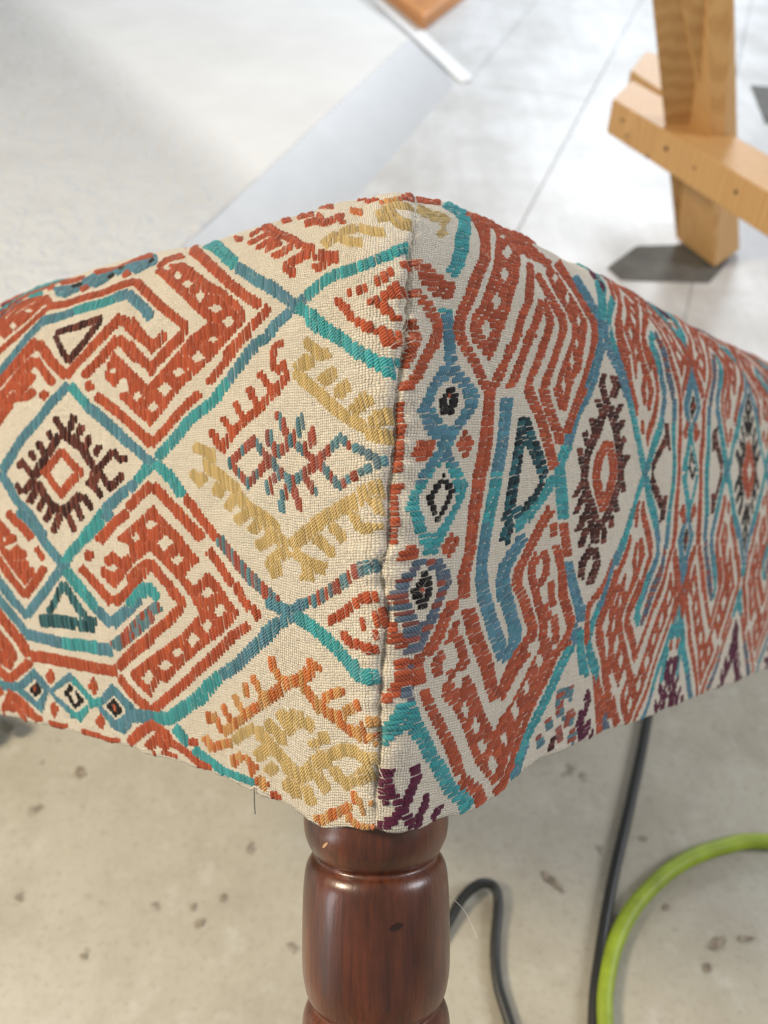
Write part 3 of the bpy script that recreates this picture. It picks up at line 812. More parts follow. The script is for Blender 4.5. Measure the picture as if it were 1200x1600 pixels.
o-1366,2268 -1254,2186 -1171,2126 -1101,2076 -1042,2034 -983,1991 -930,1953 -883,1919 -837,1886 -802,1863 -770,1841 -738,1820 -696,1797 -657,1776 -619,1755 -588,1789 -626,1810 -666,1832 -705,1855 -735,1874 -768,1896 -801,1919 -845,1952 -895,1989 -951,2030 -1015,2078 -1082,2128 -1161,2188 -1271,2274 -1480,2430
o-1492,2135 -1461,2161 -1432,2187 -1390,2197 -1346,2208 -1425,2275 -1465,2260 -1508,2245 -1530,2210 -1557,2181
o-1580,2415 -1537,2430 -1423,2392 -1460,2430 -1540,2430 -1600,2430
o-1641,2052 -1569,2013 -1506,1977 -1449,1944 -1396,1912 -1348,1886 -1303,1860 -1261,1834 -1221,1809 -1177,1782 -1135,1757 -1094,1734 -1054,1760 -1095,1785 -1138,1812 -1183,1839 -1223,1864 -1267,1891 -1313,1919 -1361,1947 -1414,1978 -1474,2014 -1542,2053 -1621,2097
o-1098,1761 -1125,1743 -1152,1726 -1187,1712 -1223,1696 -1259,1681 -1296,1665 -1252,1636 -1215,1652 -1179,1667 -1144,1682 -1107,1698 -1078,1716 -1051,1733
o-1575,1824 -1532,1795 -1492,1767 -1453,1740 -1419,1721 -1387,1703 -1356,1685 -1298,1712 -1329,1732 -1361,1751 -1392,1770 -1429,1797 -1470,1825 -1515,1855
o-1293,1685 -1266,1701 -1239,1717 -1212,1733 -1259,1760 -1286,1743 -1313,1727 -1341,1711
o-1115,1733 -1146,1720 -1177,1706 -1208,1693 -1241,1680 -1278,1662 -1315,1644 -1352,1625 -1305,1597 -1268,1615 -1232,1633 -1196,1651 -1165,1664 -1134,1677 -1104,1690 -1073,1703
o-1303,1620 -1337,1642 -1372,1662 -1406,1681 -1433,1699 -1462,1719 -1492,1739 -1551,1717 -1521,1697 -1492,1677 -1461,1656 -1424,1635 -1388,1616 -1354,1596
L meander_fill
o-1635,1696 -1584,1670 -1534,1645 -1485,1619 -1436,1592 -1389,1565 -1342,1538 -1290,1564 -1240,1590 -1190,1616 -1142,1641 -1107,1663 -1073,1685 -1039,1706 -984,1727 -930,1747 -979,1783 -1032,1820 -1090,1860 -1153,1903 -1224,1950 -1306,2004 -1401,2061 -1514,2125 -1472,2138 -1431,2151 -1364,2154 -1293,2149 -1159,2065 -1057,2000 -972,1946 -894,1901 -824,1861 -775,1824 -729,1790 -686,1758 -691,1727 -734,1703 -778,1680 -822,1657 -864,1634 -907,1610 -951,1585 -989,1564 -1029,1542 -1069,1521 -1109,1495 -1150,1468 -1191,1441 -1231,1416 -1271,1391 -1311,1366 -1377,1401 -1444,1434 -1492,1458 -1540,1482 -1590,1506 -1538,1513 -1486,1519 -1494,1546 -1501,1574 -1559,1582 -1589,1561 -1619,1540 -1662,1564 -1705,1588 -1694,1615 -1683,1643 -1659,1669
.-1593,1611 -1635,1598 -1681,1615 -1638,1628
.-1503,1552 -1539,1534 -1579,1555 -1543,1573
.-967,1872 -999,1845 -1051,1887 -1022,1916
.-840,1794 -887,1779 -942,1811 -895,1827
.-756,1729 -806,1709 -861,1743 -811,1764
.-869,1675 -906,1663 -946,1684 -908,1697
.-1091,1958 -1122,1938 -1182,1977 -1152,1998
.-1206,2027 -1226,2001 -1295,2049 -1280,2079
.-1362,2118 -1384,2101 -1454,2135 -1433,2154
.-949,1615 -994,1592 -1045,1625 -999,1647
.-1064,1566 -1107,1546 -1154,1575 -1110,1595
.-1145,1507 -1203,1477 -1267,1518 -1208,1548
.-1384,1494 -1416,1469 -1453,1496 -1420,1522
.-1255,1443 -1295,1420 -1339,1450 -1298,1473
.-1385,1494 -1421,1471 -1462,1497 -1425,1520
L diamond_line
b-526,1682 -562,1671 -599,1661 -640,1649 -669,1628 -695,1609 -653,1586 -627,1605 -605,1623 -572,1632 -535,1643 -499,1654
b-696,1609 -716,1593 -736,1577 -756,1561 -782,1542 -810,1523 -765,1499 -738,1519 -711,1538 -691,1555 -671,1571 -652,1586
t-810,1523 -836,1505 -862,1486 -888,1467 -913,1450 -946,1433 -982,1415 -1018,1398 -1056,1380 -1085,1362 -1114,1345 -1143,1327 -1172,1310 -1208,1290 -1245,1269 -1283,1248 -1233,1221 -1196,1242 -1159,1263 -1123,1283 -1094,1301 -1065,1319 -1037,1336 -1010,1352 -975,1370 -939,1388 -904,1405 -867,1423 -840,1443 -814,1462 -789,1480 -764,1499
b-1536,1299 -1493,1279 -1451,1259 -1409,1239 -1374,1225 -1340,1211 -1308,1197 -1264,1227 -1297,1242 -1330,1256 -1361,1270 -1401,1289 -1442,1309 -1483,1329
t-1296,1199 -1265,1184 -1235,1169 -1209,1156 -1189,1141 -1167,1123 -1146,1105 -1086,1128 -1107,1145 -1129,1163 -1153,1183 -1187,1199 -1217,1214 -1247,1229
t-1277,1196 -1244,1174 -1213,1152 -1182,1131 -1159,1111 -1134,1090 -1110,1070 -1049,1091 -1073,1112 -1097,1133 -1123,1155 -1155,1177 -1187,1198 -1218,1220
t-1326,1216 -1365,1200 -1408,1183 -1431,1167 -1451,1154 -1394,1130 -1374,1144 -1358,1156 -1322,1169 -1284,1184
b-1450,1154 -1480,1135 -1511,1115 -1456,1092 -1426,1111 -1396,1130
o-1084,1064 -1058,1046 -1033,1029 -1008,1005 -981,980 -955,960 -929,942 -904,923 -887,911 -871,899 -826,922 -843,933 -859,944 -883,963 -908,982 -932,1000 -957,1024 -984,1049 -1012,1068 -1039,1086
x-867,907 -845,892 -823,877 -802,862 -775,844 -749,826 -723,809 -697,794 -671,779 -646,763 -615,748 -586,734 -557,720 -528,707 -499,693 -456,728 -484,739 -512,753 -541,767 -570,781 -599,795 -624,808 -649,823 -674,838 -699,855 -724,872 -750,889 -771,904 -792,919 -813,934
L comb_motif
o-804,1236 -783,1256 -762,1276 -743,1295 -718,1309 -693,1324 -668,1338 -644,1350 -619,1362 -592,1374 -567,1393 -543,1411 -520,1428 -493,1442 -465,1457 -493,1477 -521,1463 -560,1440 -576,1429 -600,1411 -623,1394 -647,1383 -672,1371 -699,1359 -725,1344 -751,1329 -779,1313 -801,1292 -823,1272 -844,1251
o-893,1325 -882,1303 -869,1278 -850,1263 -833,1250 -800,1265 -816,1278 -830,1288 -840,1308 -851,1330
o-830,1368 -808,1345 -786,1321 -751,1299 -723,1316 -754,1334 -773,1355 -794,1378
o-752,1422 -735,1400 -717,1376 -695,1360 -675,1346 -646,1360 -665,1374 -684,1388 -699,1408 -716,1430
o-668,1471 -656,1451 -642,1431 -625,1415 -609,1401 -578,1413 -594,1427 -609,1440 -620,1458 -633,1477
o-616,1521 -592,1501 -569,1482 -553,1468 -538,1454 -506,1466 -522,1480 -537,1494 -561,1514 -585,1534
o-535,1431 -509,1444 -483,1456 -456,1470 -430,1488 -407,1505 -441,1525 -466,1508 -489,1491 -513,1479 -540,1467 -566,1454
o-544,1606 -540,1584 -536,1562 -531,1534 -498,1522 -476,1514 -459,1536 -481,1544 -492,1548 -495,1562 -499,1583 -502,1604
o-480,1554 -468,1531 -456,1508 -420,1514 -432,1536 -444,1559
o-511,1598 -497,1607 -487,1613 -451,1610 -452,1630 -503,1634 -522,1622 -536,1613
L comb_motif_yellow
y-414,1507 -392,1494 -371,1480 -349,1466 -320,1449 -292,1433 -266,1416 -243,1401 -221,1385 -197,1368 -173,1356 -151,1345 -128,1333 -101,1319 -83,1305 -66,1292 -60,1275 -35,1261 27,1246 30,1280 30,1294 -40,1305 -40,1320 -64,1339 -82,1353 -100,1367 -115,1378 -136,1389 -156,1399 -175,1413 -197,1428 -220,1444 -248,1462 -275,1480 -302,1496 -322,1510 -344,1523 -365,1537
y-362,1511 -335,1524 -300,1530 -282,1550 -323,1582 -350,1569 -376,1556 -404,1542
y-294,1549 -265,1552 -236,1556 -208,1559 -226,1594 -254,1591 -283,1587 -312,1583
y-361,1612 -339,1597 -317,1583 -298,1572 -281,1563 -246,1589 -263,1599 -279,1608 -299,1622 -320,1636
y-237,1462 -215,1473 -193,1483 -178,1491 -162,1498 -201,1531 -217,1524 -233,1517 -256,1505 -279,1494
y-152,1413 -140,1425 -140,1440 -113,1441 -97,1449 -128,1485 -150,1476 -176,1465 -191,1450 -204,1439
y-80,1350 -74,1367 -60,1380 -40,1380 -38,1397 -57,1432 -80,1425 -84,1415 -101,1401 -122,1386
y-35,1307 30,1321 31,1332 31,1339 31,1350 31,1384 31,1377 -40,1365 -40,1350 -59,1340
y-946,1205 -937,1190 -924,1168 -880,1148 -848,1134 -819,1119 -789,1103 -762,1089 -746,1075 -728,1060 -706,1042 -676,1029 -650,1017 -623,1005 -591,996 -565,988 -544,976 -520,961 -496,947 -443,984 -467,996 -491,1010 -518,1026 -552,1037 -580,1045 -603,1055 -629,1066 -650,1075 -665,1088 -683,1103 -704,1120 -736,1137 -766,1153 -797,1170 -831,1185 -855,1196 -859,1204 -868,1218
y-1045,1164 -1018,1143 -970,1106 -918,1131 -893,1143 -935,1173 -961,1161 -960,1161 -965,1165 -991,1185
y-847,1145 -861,1125 -875,1104 -889,1082 -821,1068 -807,1089 -794,1109 -780,1130
y-742,1097 -766,1077 -791,1058 -815,1039 -763,1017 -739,1036 -715,1056 -692,1075
y-634,1047 -670,1031 -707,1014 -744,997 -707,967 -671,985 -635,1002 -599,1020
y-578,1016 -603,997 -629,978 -655,960 -611,939 -585,958 -560,977 -535,996
y-486,978 -519,962 -552,945 -586,928 -620,911 -586,883 -552,900 -519,917 -486,934 -453,953
y-1013,1250 -974,1241 -937,1233 -900,1222 -862,1212 -835,1248 -873,1258 -912,1270 -953,1279 -992,1288
y-941,1242 -932,1222 -923,1202 -914,1182 -847,1191 -856,1211 -865,1230 -874,1250
y-570,967 -545,953 -521,939 -494,923 -463,913 -435,905 -392,947 -420,955 -445,963 -466,975 -490,988 -514,1002
y-444,930 -473,910 -502,891 -538,869 -554,849 -565,834 -497,822 -485,837 -478,847 -455,863 -426,883 -397,902
y-546,847 -539,830 -532,813 -525,796 -451,819 -457,836 -464,852 -471,869
y-376,915 -348,932 -321,949 -293,966 -266,981 -239,995 -215,1008 -187,1018 -157,1030 -128,1041 -103,1051 -85,1059 -60,1065 -60,1080 12,1091 12,1095 12,1110 13,1125 16,1157 15,1149 -41,1139 -57,1127 -80,1125 -80,1110 -105,1099 -132,1089 -162,1079 -193,1067 -223,1056 -256,1044 -285,1029 -312,1012 -338,995 -365,979 -393,961 -422,942
y-404,900 -383,890 -363,878 -337,863 -301,858 -272,851 -243,843 -219,881 -248,889 -276,897 -298,902 -312,911 -340,915 -353,935
y-351,866 -352,842 -360,825 -286,826 -285,849 -285,872
y-293,962 -273,945 -252,926 -228,910 -206,894 -164,919 -186,935 -207,949 -225,966 -245,983
y-218,995 -198,981 -182,970 -171,957 -159,942 -109,960 -120,975 -135,992 -156,1007 -175,1020
y-122,1044 -105,1023 -100,1005 -80,975 -60,966 11,997 -60,1005 -64,1022 -80,1035 -83,1062
y-59,1093 -60,1080 -46,1061 -40,1035 11,1020 11,1044 12,1065 12,1081 12,1095 -40,1110
L cross_star
x-751,1189 -614,1264 -540,1212 -640,1143 -750,1208 -782,1190 -639,1106 -486,1212 -610,1301 -781,1209
x-250,1212 -145,1275 -79,1234 -38,1199 -81,1175 -148,1146 -249,1228 -277,1214 -155,1116 -80,1155 21,1200 -60,1245 -151,1304 -276,1230
x-499,1201 -399,1267 -274,1208 -251,1225 -402,1299 -527,1218
x-528,1200 -399,1129 -260,1200 -274,1226 -396,1161 -499,1219
x-385,1290 -434,1335 -457,1383 -493,1377 -469,1324 -416,1276
x-384,1279 -343,1328 -324,1378 -359,1384 -377,1336 -417,1288
x-451,1259 -496,1280 -497,1320 -535,1320 -534,1269 -475,1240
x-316,1253 -281,1285 -265,1328 -299,1335 -314,1294 -345,1266
x-414,1153 -457,1097 -480,1040 -443,1039 -422,1093 -382,1145
x-415,1144 -387,1097 -359,1048 -325,1057 -353,1107 -381,1154
x-476,1177 -530,1138 -545,1093 -508,1091 -495,1128 -448,1163
x-351,1167 -316,1139 -279,1106 -240,1110 -287,1153 -322,1181
L diamond_line
t-1261,2279 -1138,2195 -1060,2145 -995,2096 -933,2049 -879,2008 -831,1972 -791,2015 -843,2056 -903,2104 -975,2162 -1079,2251 -1260,2385 -1300,2385
b-824,1966 -783,1941 -744,1917 -708,1895 -672,1874 -627,1850 -585,1827 -544,1805 -505,1783 -472,1825 -512,1848 -554,1871 -597,1896 -642,1921 -677,1943 -715,1966 -755,1992 -799,2021
b-591,1846 -563,1826 -535,1807 -508,1788 -477,1766 -446,1746 -415,1727 -396,1717 -378,1708 -343,1738 -361,1747 -378,1757 -407,1777 -437,1798 -469,1820 -496,1840 -524,1860 -553,1881
b-415,1717 -388,1728 -360,1740 -343,1750 -326,1761 -362,1789 -378,1778 -394,1768 -420,1756 -447,1743
t-331,1754 -308,1768 -284,1782 -262,1796 -242,1805 -222,1814 -201,1824 -234,1861 -255,1851 -276,1841 -298,1831 -322,1816 -346,1801 -370,1787
t-206,1822 -174,1828 -143,1834 -112,1841 -87,1844 -65,1850 -44,1857 -24,1865 -5,1874 20,1875 33,1892 92,1903 95,1916 104,1957 42,1944 21,1933 2,1923 -17,1914 -38,1905 -59,1897 -81,1891 -105,1887 -134,1881 -165,1875 -197,1869 -229,1862
t-401,1730 -372,1714 -344,1699 -316,1684 -296,1672 -275,1659 -254,1645 -227,1631 -203,1617 -178,1604 -145,1633 -169,1647 -194,1660 -217,1673 -236,1685 -257,1698 -279,1712 -308,1728 -336,1743 -365,1760
b-448,1741 -476,1729 -504,1717 -534,1704 -557,1686 -578,1670 -535,1647 -514,1663 -495,1678 -469,1690 -441,1702 -414,1714
t-343,1674 -315,1661 -287,1647 -259,1633 -231,1621 -204,1608 -178,1597 -148,1582 -118,1567 -100,1545 -78,1536 -63,1522 -40,1500 -37,1497 -25,1487 -20,1470 47,1515 48,1521 -16,1531 -20,1545 -42,1555 -56,1569 -80,1590 -100,1605 -114,1617 -145,1632 -172,1645 -198,1657 -224,1669 -250,1682 -278,1696 -305,1709
t-16,1481 -5,1465 36,1450 33,1434 37,1460 39,1470 43,1490 0,1500
L comb_motif
o-730,2191 -678,2162 -629,2134 -584,2110 -532,2079 -489,2054 -467,2033 -441,2009 -414,2037 -441,2064 -476,2099 -537,2139 -596,2180 -650,2214 -708,2254 -789,2322
o-422,1983 -382,1968 -344,1955 -346,2015 -386,2032 -429,2050
o-362,1993 -393,1986 -426,1979 -455,1964 -489,1946 -487,1916 -486,1895 -439,1882 -440,1903 -440,1916 -420,1926 -394,1938 -365,1944 -335,1952
o-450,1869 -428,1867 -406,1865 -416,1901 -439,1904 -461,1906
o-331,1934 -301,1920 -265,1904 -226,1898 -194,1893 -204,1952 -237,1958 -264,1963 -288,1975 -319,1990
o-255,1933 -280,1919 -302,1907 -332,1906 -318,1873 -280,1874 -252,1888 -227,1902
o-502,2071 -520,2047 -538,2027 -560,2018 -584,2009 -553,1972 -529,1981 -503,1990 -481,2012 -462,2033
o-620,2141 -637,2107 -656,2077 -610,2037 -589,2064 -569,2092
o-810,2279 -724,2209 -664,2167 -627,2137 -588,2106 -582,2160 -622,2196 -674,2245 -791,2359 -840,2370
o-947,2211 -910,2199 -875,2187 -923,2258 -967,2279 -1016,2304
o-857,2340 -861,2290 -877,2258 -827,2200 -802,2221 -779,2244
o-727,2205 -760,2190 -795,2177 -830,2166 -793,2123 -759,2134 -726,2147 -692,2161
o-659,2150 -686,2131 -713,2113 -741,2096 -709,2063 -681,2078 -652,2094 -624,2110
o-571,2089 -603,2083 -636,2077 -668,2071 -643,2037 -611,2043 -578,2048 -546,2054
o-549,2027 -573,2018 -597,2008 -572,1979 -548,1988 -524,1997
o-651,2286 -624,2290 -597,2294 -660,2400 -680,2385 -720,2400
o-544,2276 -501,2262 -459,2249 -420,2238 -452,2316 -501,2342 -587,2434 -600,2385
o-446,2154 -406,2151 -367,2148 -393,2213 -435,2218 -477,2223
o-404,2215 -369,2169 -371,2145 -326,2110 -322,2165 -390,2260
o-311,2105 -285,2117 -259,2129 -234,2141 -263,2200 -290,2185 -317,2172 -344,2158
o-267,2207 -252,2156 -237,2112 -202,2108 -217,2152 -230,2201
O-198,2194 -161,2170 -126,2148 -126,2199 -163,2227 -203,2262
o-410,2322 -352,2288 -301,2266 -324,2340 -356,2370 -440,2385
o-177,2342 -132,2312 -117,2370 -180,2385
o-103,2236 -74,2235 -48,2240 -57,2294 -85,2290 -117,2290
O-39,2184 -13,2189 14,2198 42,2211 73,2232 68,2287 37,2259 9,2242 -18,2232 -46,2228
o67,2236 105,2236 163,2242 163,2249 163,2400 163,2385 163,2402 75,2412
L comb_motif_yellow
y-277,1971 -256,1982 -236,1994 -222,2002 -211,2000 -181,1975 -145,1966 -118,1959 -94,1950 -96,2000 -122,2010 -150,2018 -170,2024 -205,2055 -253,2066 -279,2048 -299,2035 -320,2022
y-194,2016 -167,2027 -140,2038 -113,2049 -147,2109 -174,2096 -201,2083 -229,2070
y-123,2043 -90,2022 -61,2003 -41,1994 -23,1988 -5,1983 -3,2036 -22,2042 -41,2049 -59,2058 -86,2078 -121,2104
y-44,2077 -17,2070 3,2067 19,2047 40,2025 53,2012 113,2000 125,2054 128,2066 68,2080 43,2104 15,2141 -21,2147 -50,2158
y-11,2109 14,2122 37,2137 61,2134 143,2135 102,2208 66,2205 32,2209 1,2187 -25,2173
L arrow_motif
o-212,1740 -183,1722 -158,1706 -147,1693 -130,1674 -100,1665 -93,1649 -75,1636 -59,1625 -40,1650 -63,1659 -79,1670 -100,1680 -102,1691 -110,1704 -126,1722 -157,1742 -186,1761
o-40,1620 -18,1602 -5,1586 58,1605 -2,1622 -16,1638
o-148,1757 -116,1754 -118,1780 -150,1784
o-100,1755 -73,1759 -57,1767 -72,1795 -89,1788 -107,1781
o-34,1772 -19,1782 -3,1793 20,1815 20,1830 20,1845 -3,1834 -17,1819 -40,1815 -47,1799
o82,1824 84,1845 85,1857 87,1875 45,1859 35,1843
o-40,1698 -20,1710 -15,1714 -4,1723 72,1725 73,1741 74,1750 20,1785 13,1768 -2,1758 -17,1748 -20,1740 -42,1731 -55,1724
o-40,1710 -25,1692 -18,1672 4,1681 -3,1701 -20,1725
o3,1687 5,1668 7,1649 63,1650 20,1665 20,1695
o-80,1635 -60,1620 -60,1620 -38,1633 -53,1648 -60,1665
o-33,1618 -20,1605 -18,1576 0,1560 2,1555 55,1579 57,1590 4,1594 -2,1610 0,1635
L diamond_line
b-567,697 -531,689 -492,681 -453,682 -417,683 -396,723 -431,722 -464,722 -497,727 -533,735
b-382,698 -357,715 -338,728 -325,731 -304,736 -312,768 -332,763 -361,756 -391,735 -417,716
x-293,738 -266,749 -239,760 -217,769 -195,778 -180,780 -152,796 -130,806 -120,810 -138,844 -159,834 -181,825 -202,816 -224,807 -246,798 -269,789 -296,777 -323,762
t-412,672 -377,668 -345,661 -324,654 -302,646 -281,637 -260,624 -239,611 -218,598 -174,627 -195,640 -216,654 -237,667 -260,679 -281,691 -305,701 -340,710 -374,718
t-221,598 -200,583 -179,567 -159,551 -139,535 -119,520 -99,503 -76,488 -9,480 -10,466 -11,461 -9,495 -8,507 -8,512 -7,523 -80,540 -82,549 -96,565 -120,585 -130,595 -150,611 -171,626
b-421,704 -451,687 -480,669 -513,652 -546,629 -577,607 -537,586 -506,607 -478,627 -451,644 -422,662 -393,679
x-159,786 -133,799 -108,811 -100,825 -77,832 -62,841 -8,855 -9,858 -10,866 -1,898 -5,885 -64,883 -79,873 -100,870 -113,853 -139,840 -165,828 -200,810
t-10,870 -5,885 -2,894 5,915 0,900 -2,894
L arrow_motif
o-207,677 -181,687 -154,697 -128,710 -104,723 -88,734 -80,750 -61,749 4,754 3,765 1,781 -1,795 0,790 -56,779 -60,780 -85,769 -103,757 -126,744 -152,732 -177,720 -202,711 -229,701
o-78,697 -78,678 -79,659 -58,658 -57,676 -57,695
o6,661 7,675 9,700 10,705 9,714 6,737 6,735 -37,718 -40,690 -56,675
o-40,660 -45,640 -42,626 3,634 5,649 6,660
o-180,645 -145,624 -118,608 -96,601 -81,594 -60,585 -3,574 -4,563 -5,555 -2,585 -2,585 0,597 -60,615 -60,615 -85,627 -99,633 -116,646 -141,660
o-170,643 -144,641 -141,654 -167,657
L meander_band
o-1318,1143 -1347,1129 -1377,1113 -1407,1097 -1441,1079 -1475,1060 -1510,1041 -1458,1015 -1424,1034 -1390,1053 -1357,1071 -1328,1086 -1299,1100 -1270,1114
o-1313,1113 -1281,1092 -1249,1070 -1217,1048 -1185,1031 -1155,1014 -1125,997 -1098,981 -1069,961 -1039,939 -1010,918 -981,898 -927,924 -956,944 -985,964 -1014,985 -1044,1007 -1075,1025 -1104,1042 -1134,1058 -1162,1075 -1192,1095 -1224,1117 -1255,1138
o-932,856 -905,838 -877,820 -851,803 -832,787 -812,770 -793,754 -773,737 -724,760 -744,776 -763,793 -782,809 -803,827 -830,845 -857,863 -885,881
o-748,746 -733,729 -718,711 -703,693 -684,676 -665,659 -621,681 -640,697 -657,713 -671,730 -686,747 -701,765
o-641,673 -624,654 -608,636 -567,656 -583,674 -599,692
o-659,625 -697,606 -735,587 -777,567 -813,540 -848,515 -882,490 -912,472 -944,453 -976,433 -1009,413 -1042,392 -1076,370 -1110,349 -1143,328 -1181,306 -1221,284 -1262,262 -1293,244 -1324,225 -1356,207 -1316,186 -1284,204 -1254,222 -1223,240 -1184,262 -1144,284 -1105,307 -1070,329 -1036,351 -1004,372 -972,394 -941,413 -909,433 -878,452 -846,471 -810,498 -776,523 -744,547 -709,564 -671,583 -634,602
o-1334,200 -1363,212 -1391,224 -1420,235 -1452,248 -1485,260 -1518,273 -1564,242 -1530,230 -1497,218 -1465,205 -1436,194 -1407,182 -1379,171
o-1323,191 -1360,209 -1398,227 -1435,245 -1471,262 -1508,279 -1545,297 -1582,315 -1637,283 -1599,266 -1562,248 -1525,231 -1488,213 -1449,195 -1411,178 -1373,160
o-1495,1028 -1533,1012 -1572,996 -1615,979 -1655,956 -1694,934 -1734,912 -1774,889 -1716,864 -1676,887 -1638,909 -1599,931 -1564,952 -1528,966 -1490,982 -1452,997
o-1834,838 -1858,820 -1882,801 -1820,784 -1796,803 -1773,821
o-1931,742 -1890,720 -1849,698 -1808,676 -1773,658 -1738,639 -1703,621 -1669,603 -1612,632 -1645,650 -1679,668 -1713,686 -1748,705 -1788,726 -1828,748 -1869,770
o-1607,602 -1559,625 -1512,648 -1463,671 -1428,695 -1397,717 -1366,738 -1334,759 -1302,780 -1270,800 -1320,823 -1352,802 -1385,781 -1418,759 -1450,737 -1482,715 -1512,695 -1556,674 -1604,652 -1652,629
o-1470,703 -1438,721 -1407,739 -1377,757 -1337,777 -1297,797 -1342,824 -1383,804 -1425,782 -1457,764 -1489,745 -1521,727
o-1340,798 -1314,779 -1288,760 -1263,742 -1237,723 -1207,703 -1178,684 -1149,665 -1121,646 -1067,672 -1095,691 -1123,710 -1152,730 -1180,749 -1205,767 -1230,785 -1255,804 -1280,823
o-1201,691 -1177,677 -1154,663 -1135,652 -1125,631 -1056,646 -1070,675 -1098,692 -1121,707 -1145,721
o-1117,649 -1155,625 -1194,600 -1232,575 -1271,556 -1311,536 -1352,515 -1394,493 -1436,471 -1480,448 -1520,424 -1559,401 -1512,380 -1473,403 -1436,425 -1395,447 -1353,469 -1312,490 -1271,511 -1231,532 -1190,553 -1150,579 -1111,604 -1073,628
o-1331,507 -1372,489 -1414,470 -1456,451 -1502,430 -1549,402 -1595,376 -1641,348 -1591,326 -1545,354 -1500,380 -1459,405 -1419,424 -1377,443 -1336,461 -1295,479
o-1608,347 -1665,345 -1724,343 -1783,341 -1844,341 -1906,340 -1968,339 -2027,339 -2089,339 -2151,339 -2218,341 -2295,340 -2371,338 -2448,336 -2466,285 -2388,287 -2312,289 -2242,291 -2181,289 -2118,288 -2057,288 -1995,288 -1930,290 -1868,291 -1806,293 -1745,295 -1685,297 -1627,299
o-2414,331 -2439,348 -2464,365 -2502,390 -2540,416 -2627,387 -2588,361 -2549,336 -2524,319 -2498,302
o-2490,298 -2550,269 -2610,241 -2663,219 -2685,209 -2712,218 -2769,236 -2812,249 -2856,262 -2925,224 -2881,212 -2837,201 -2780,183 -2695,156 -2608,193 -2553,216 -2491,245 -2432,274
L meander_fill
o-1275,1042 -1237,1005 -1190,981 -1144,957 -1099,933 -1055,897 -1012,861 -970,826 -1014,804 -1037,783 -1061,762 -1026,743 -992,725 -951,755 -912,785 -871,764 -830,742 -799,716 -768,690 -737,669 -707,649 -748,619 -790,588 -833,558 -890,529 -947,500 -1002,468 -1058,437 -1115,406 -1157,376 -1201,345 -1245,314 -1282,326 -1320,287 -1359,247 -1415,276 -1473,304 -1511,327 -1453,355 -1397,383 -1341,411 -1285,439 -1229,466 -1175,493 -1122,519 -1072,550 -1022,581 -973,612 -989,638 -1004,664 -1038,691 -1072,718 -1107,745 -1151,772 -1196,798 -1256,828 -1317,858 -1373,832 -1429,805 -1476,774 -1525,743 -1574,711 -1625,679 -1682,708 -1741,738 -1705,773 -1630,761 -1678,778 -1726,794 -1670,817 -1615,839 -1578,824 -1542,810 -1458,836 -1467,873 -1518,884 -1570,895 -1501,928 -1434,960 -1379,989 -1326,1016
.-1253,964 -1305,939 -1357,963 -1304,988
.-1380,909 -1416,881 -1449,906 -1414,934
.-1127,892 -1194,854 -1259,891 -1191,929
.-1056,828 -1104,797 -1150,825 -1101,856
.-867,710 -917,680 -965,702 -914,732
.-788,650 -838,614 -884,640 -834,676
.-877,582 -926,546 -972,572 -922,607
.-979,516 -1036,476 -1088,506 -1031,544
.-1102,454 -1149,424 -1192,446 -1145,475
.-1179,395 -1240,361 -1296,383 -1234,417
.-1308,334 -1364,290 -1412,322 -1355,367
.-1568,770 -1631,746 -1692,763 -1628,787
L diamond_line
b-2552,989 -2508,966 -2464,944 -2421,923 -2378,901 -2337,880 -2293,854 -2248,827 -2205,801 -2161,776 -2124,757 -2088,739 -2025,767 -2060,785 -2096,803 -2137,827 -2180,852 -2224,878 -2269,905 -2311,927 -2353,948 -2396,970 -2439,992 -2483,1014
b-1661,1025 -1694,1005 -1727,985 -1668,961 -1635,981 -1602,1001
t-1727,985 -1764,963 -1803,942 -1841,920 -1881,899 -1923,877 -1966,855 -2012,832 -2053,802 -2092,774 -2019,755 -1981,783 -1946,809 -1907,829 -1865,851 -1823,873 -1782,895 -1743,917 -1705,939 -1668,960
b-2110,764 -2113,732 -2003,739 -2001,770
L hook_line
t-2083,721 -2044,699 -2007,677 -1969,655 -1932,633 -1891,609 -1851,586 -1811,563 -1742,594 -1781,617 -1821,641 -1861,664 -1897,685 -1934,707 -1971,729 -2008,751
b-1809,561 -1765,542 -1723,523 -1680,505 -1618,540 -1660,559 -1702,577 -1744,596
b-1613,509 -1567,535 -1520,561 -1475,587 -1439,608 -1403,628 -1369,649 -1427,677 -1462,656 -1498,635 -1534,615 -1580,589 -1626,564 -1674,537
t-1374,653 -1328,674 -1283,695 -1329,727 -1374,705 -1421,683
b-2113,743 -2149,720 -2184,697 -2220,674 -2266,648 -2312,621 -2359,593 -2403,568 -2447,542 -2491,516 -2424,495 -2380,521 -2337,547 -2294,572 -2248,600 -2202,627 -2157,654 -2121,678 -2086,702 -2051,725
b-2426,513 -2465,531 -2505,550 -2542,568 -2580,593 -2621,620 -2661,646 -2702,673 -2730,691 -2758,710 -2835,687 -2807,669 -2778,651 -2736,624 -2695,597 -2654,571 -2612,543 -2570,523 -2530,504 -2490,486
b-2500,391 -2436,388 -2373,384 -2310,380 -2239,378 -2171,377 -2104,377 -2080,426 -2146,425 -2214,427 -2281,429 -2341,433 -2403,437 -2466,441
t-2105,374 -2055,375 -2006,376 -1958,377 -1902,379 -1847,381 -1794,382 -1773,435 -1826,434 -1880,433 -1934,431 -1981,430 -2030,430 -2079,429
b-1793,379 -1744,382 -1695,384 -1648,386 -1631,439 -1678,437 -1726,435 -1775,433
x-1610,408 -1565,430 -1520,452 -1477,474 -1433,496 -1394,518 -1356,539 -1319,559 -1282,579 -1337,610 -1374,590 -1412,569 -1451,549 -1489,528 -1531,507 -1576,485 -1621,463 -1666,440
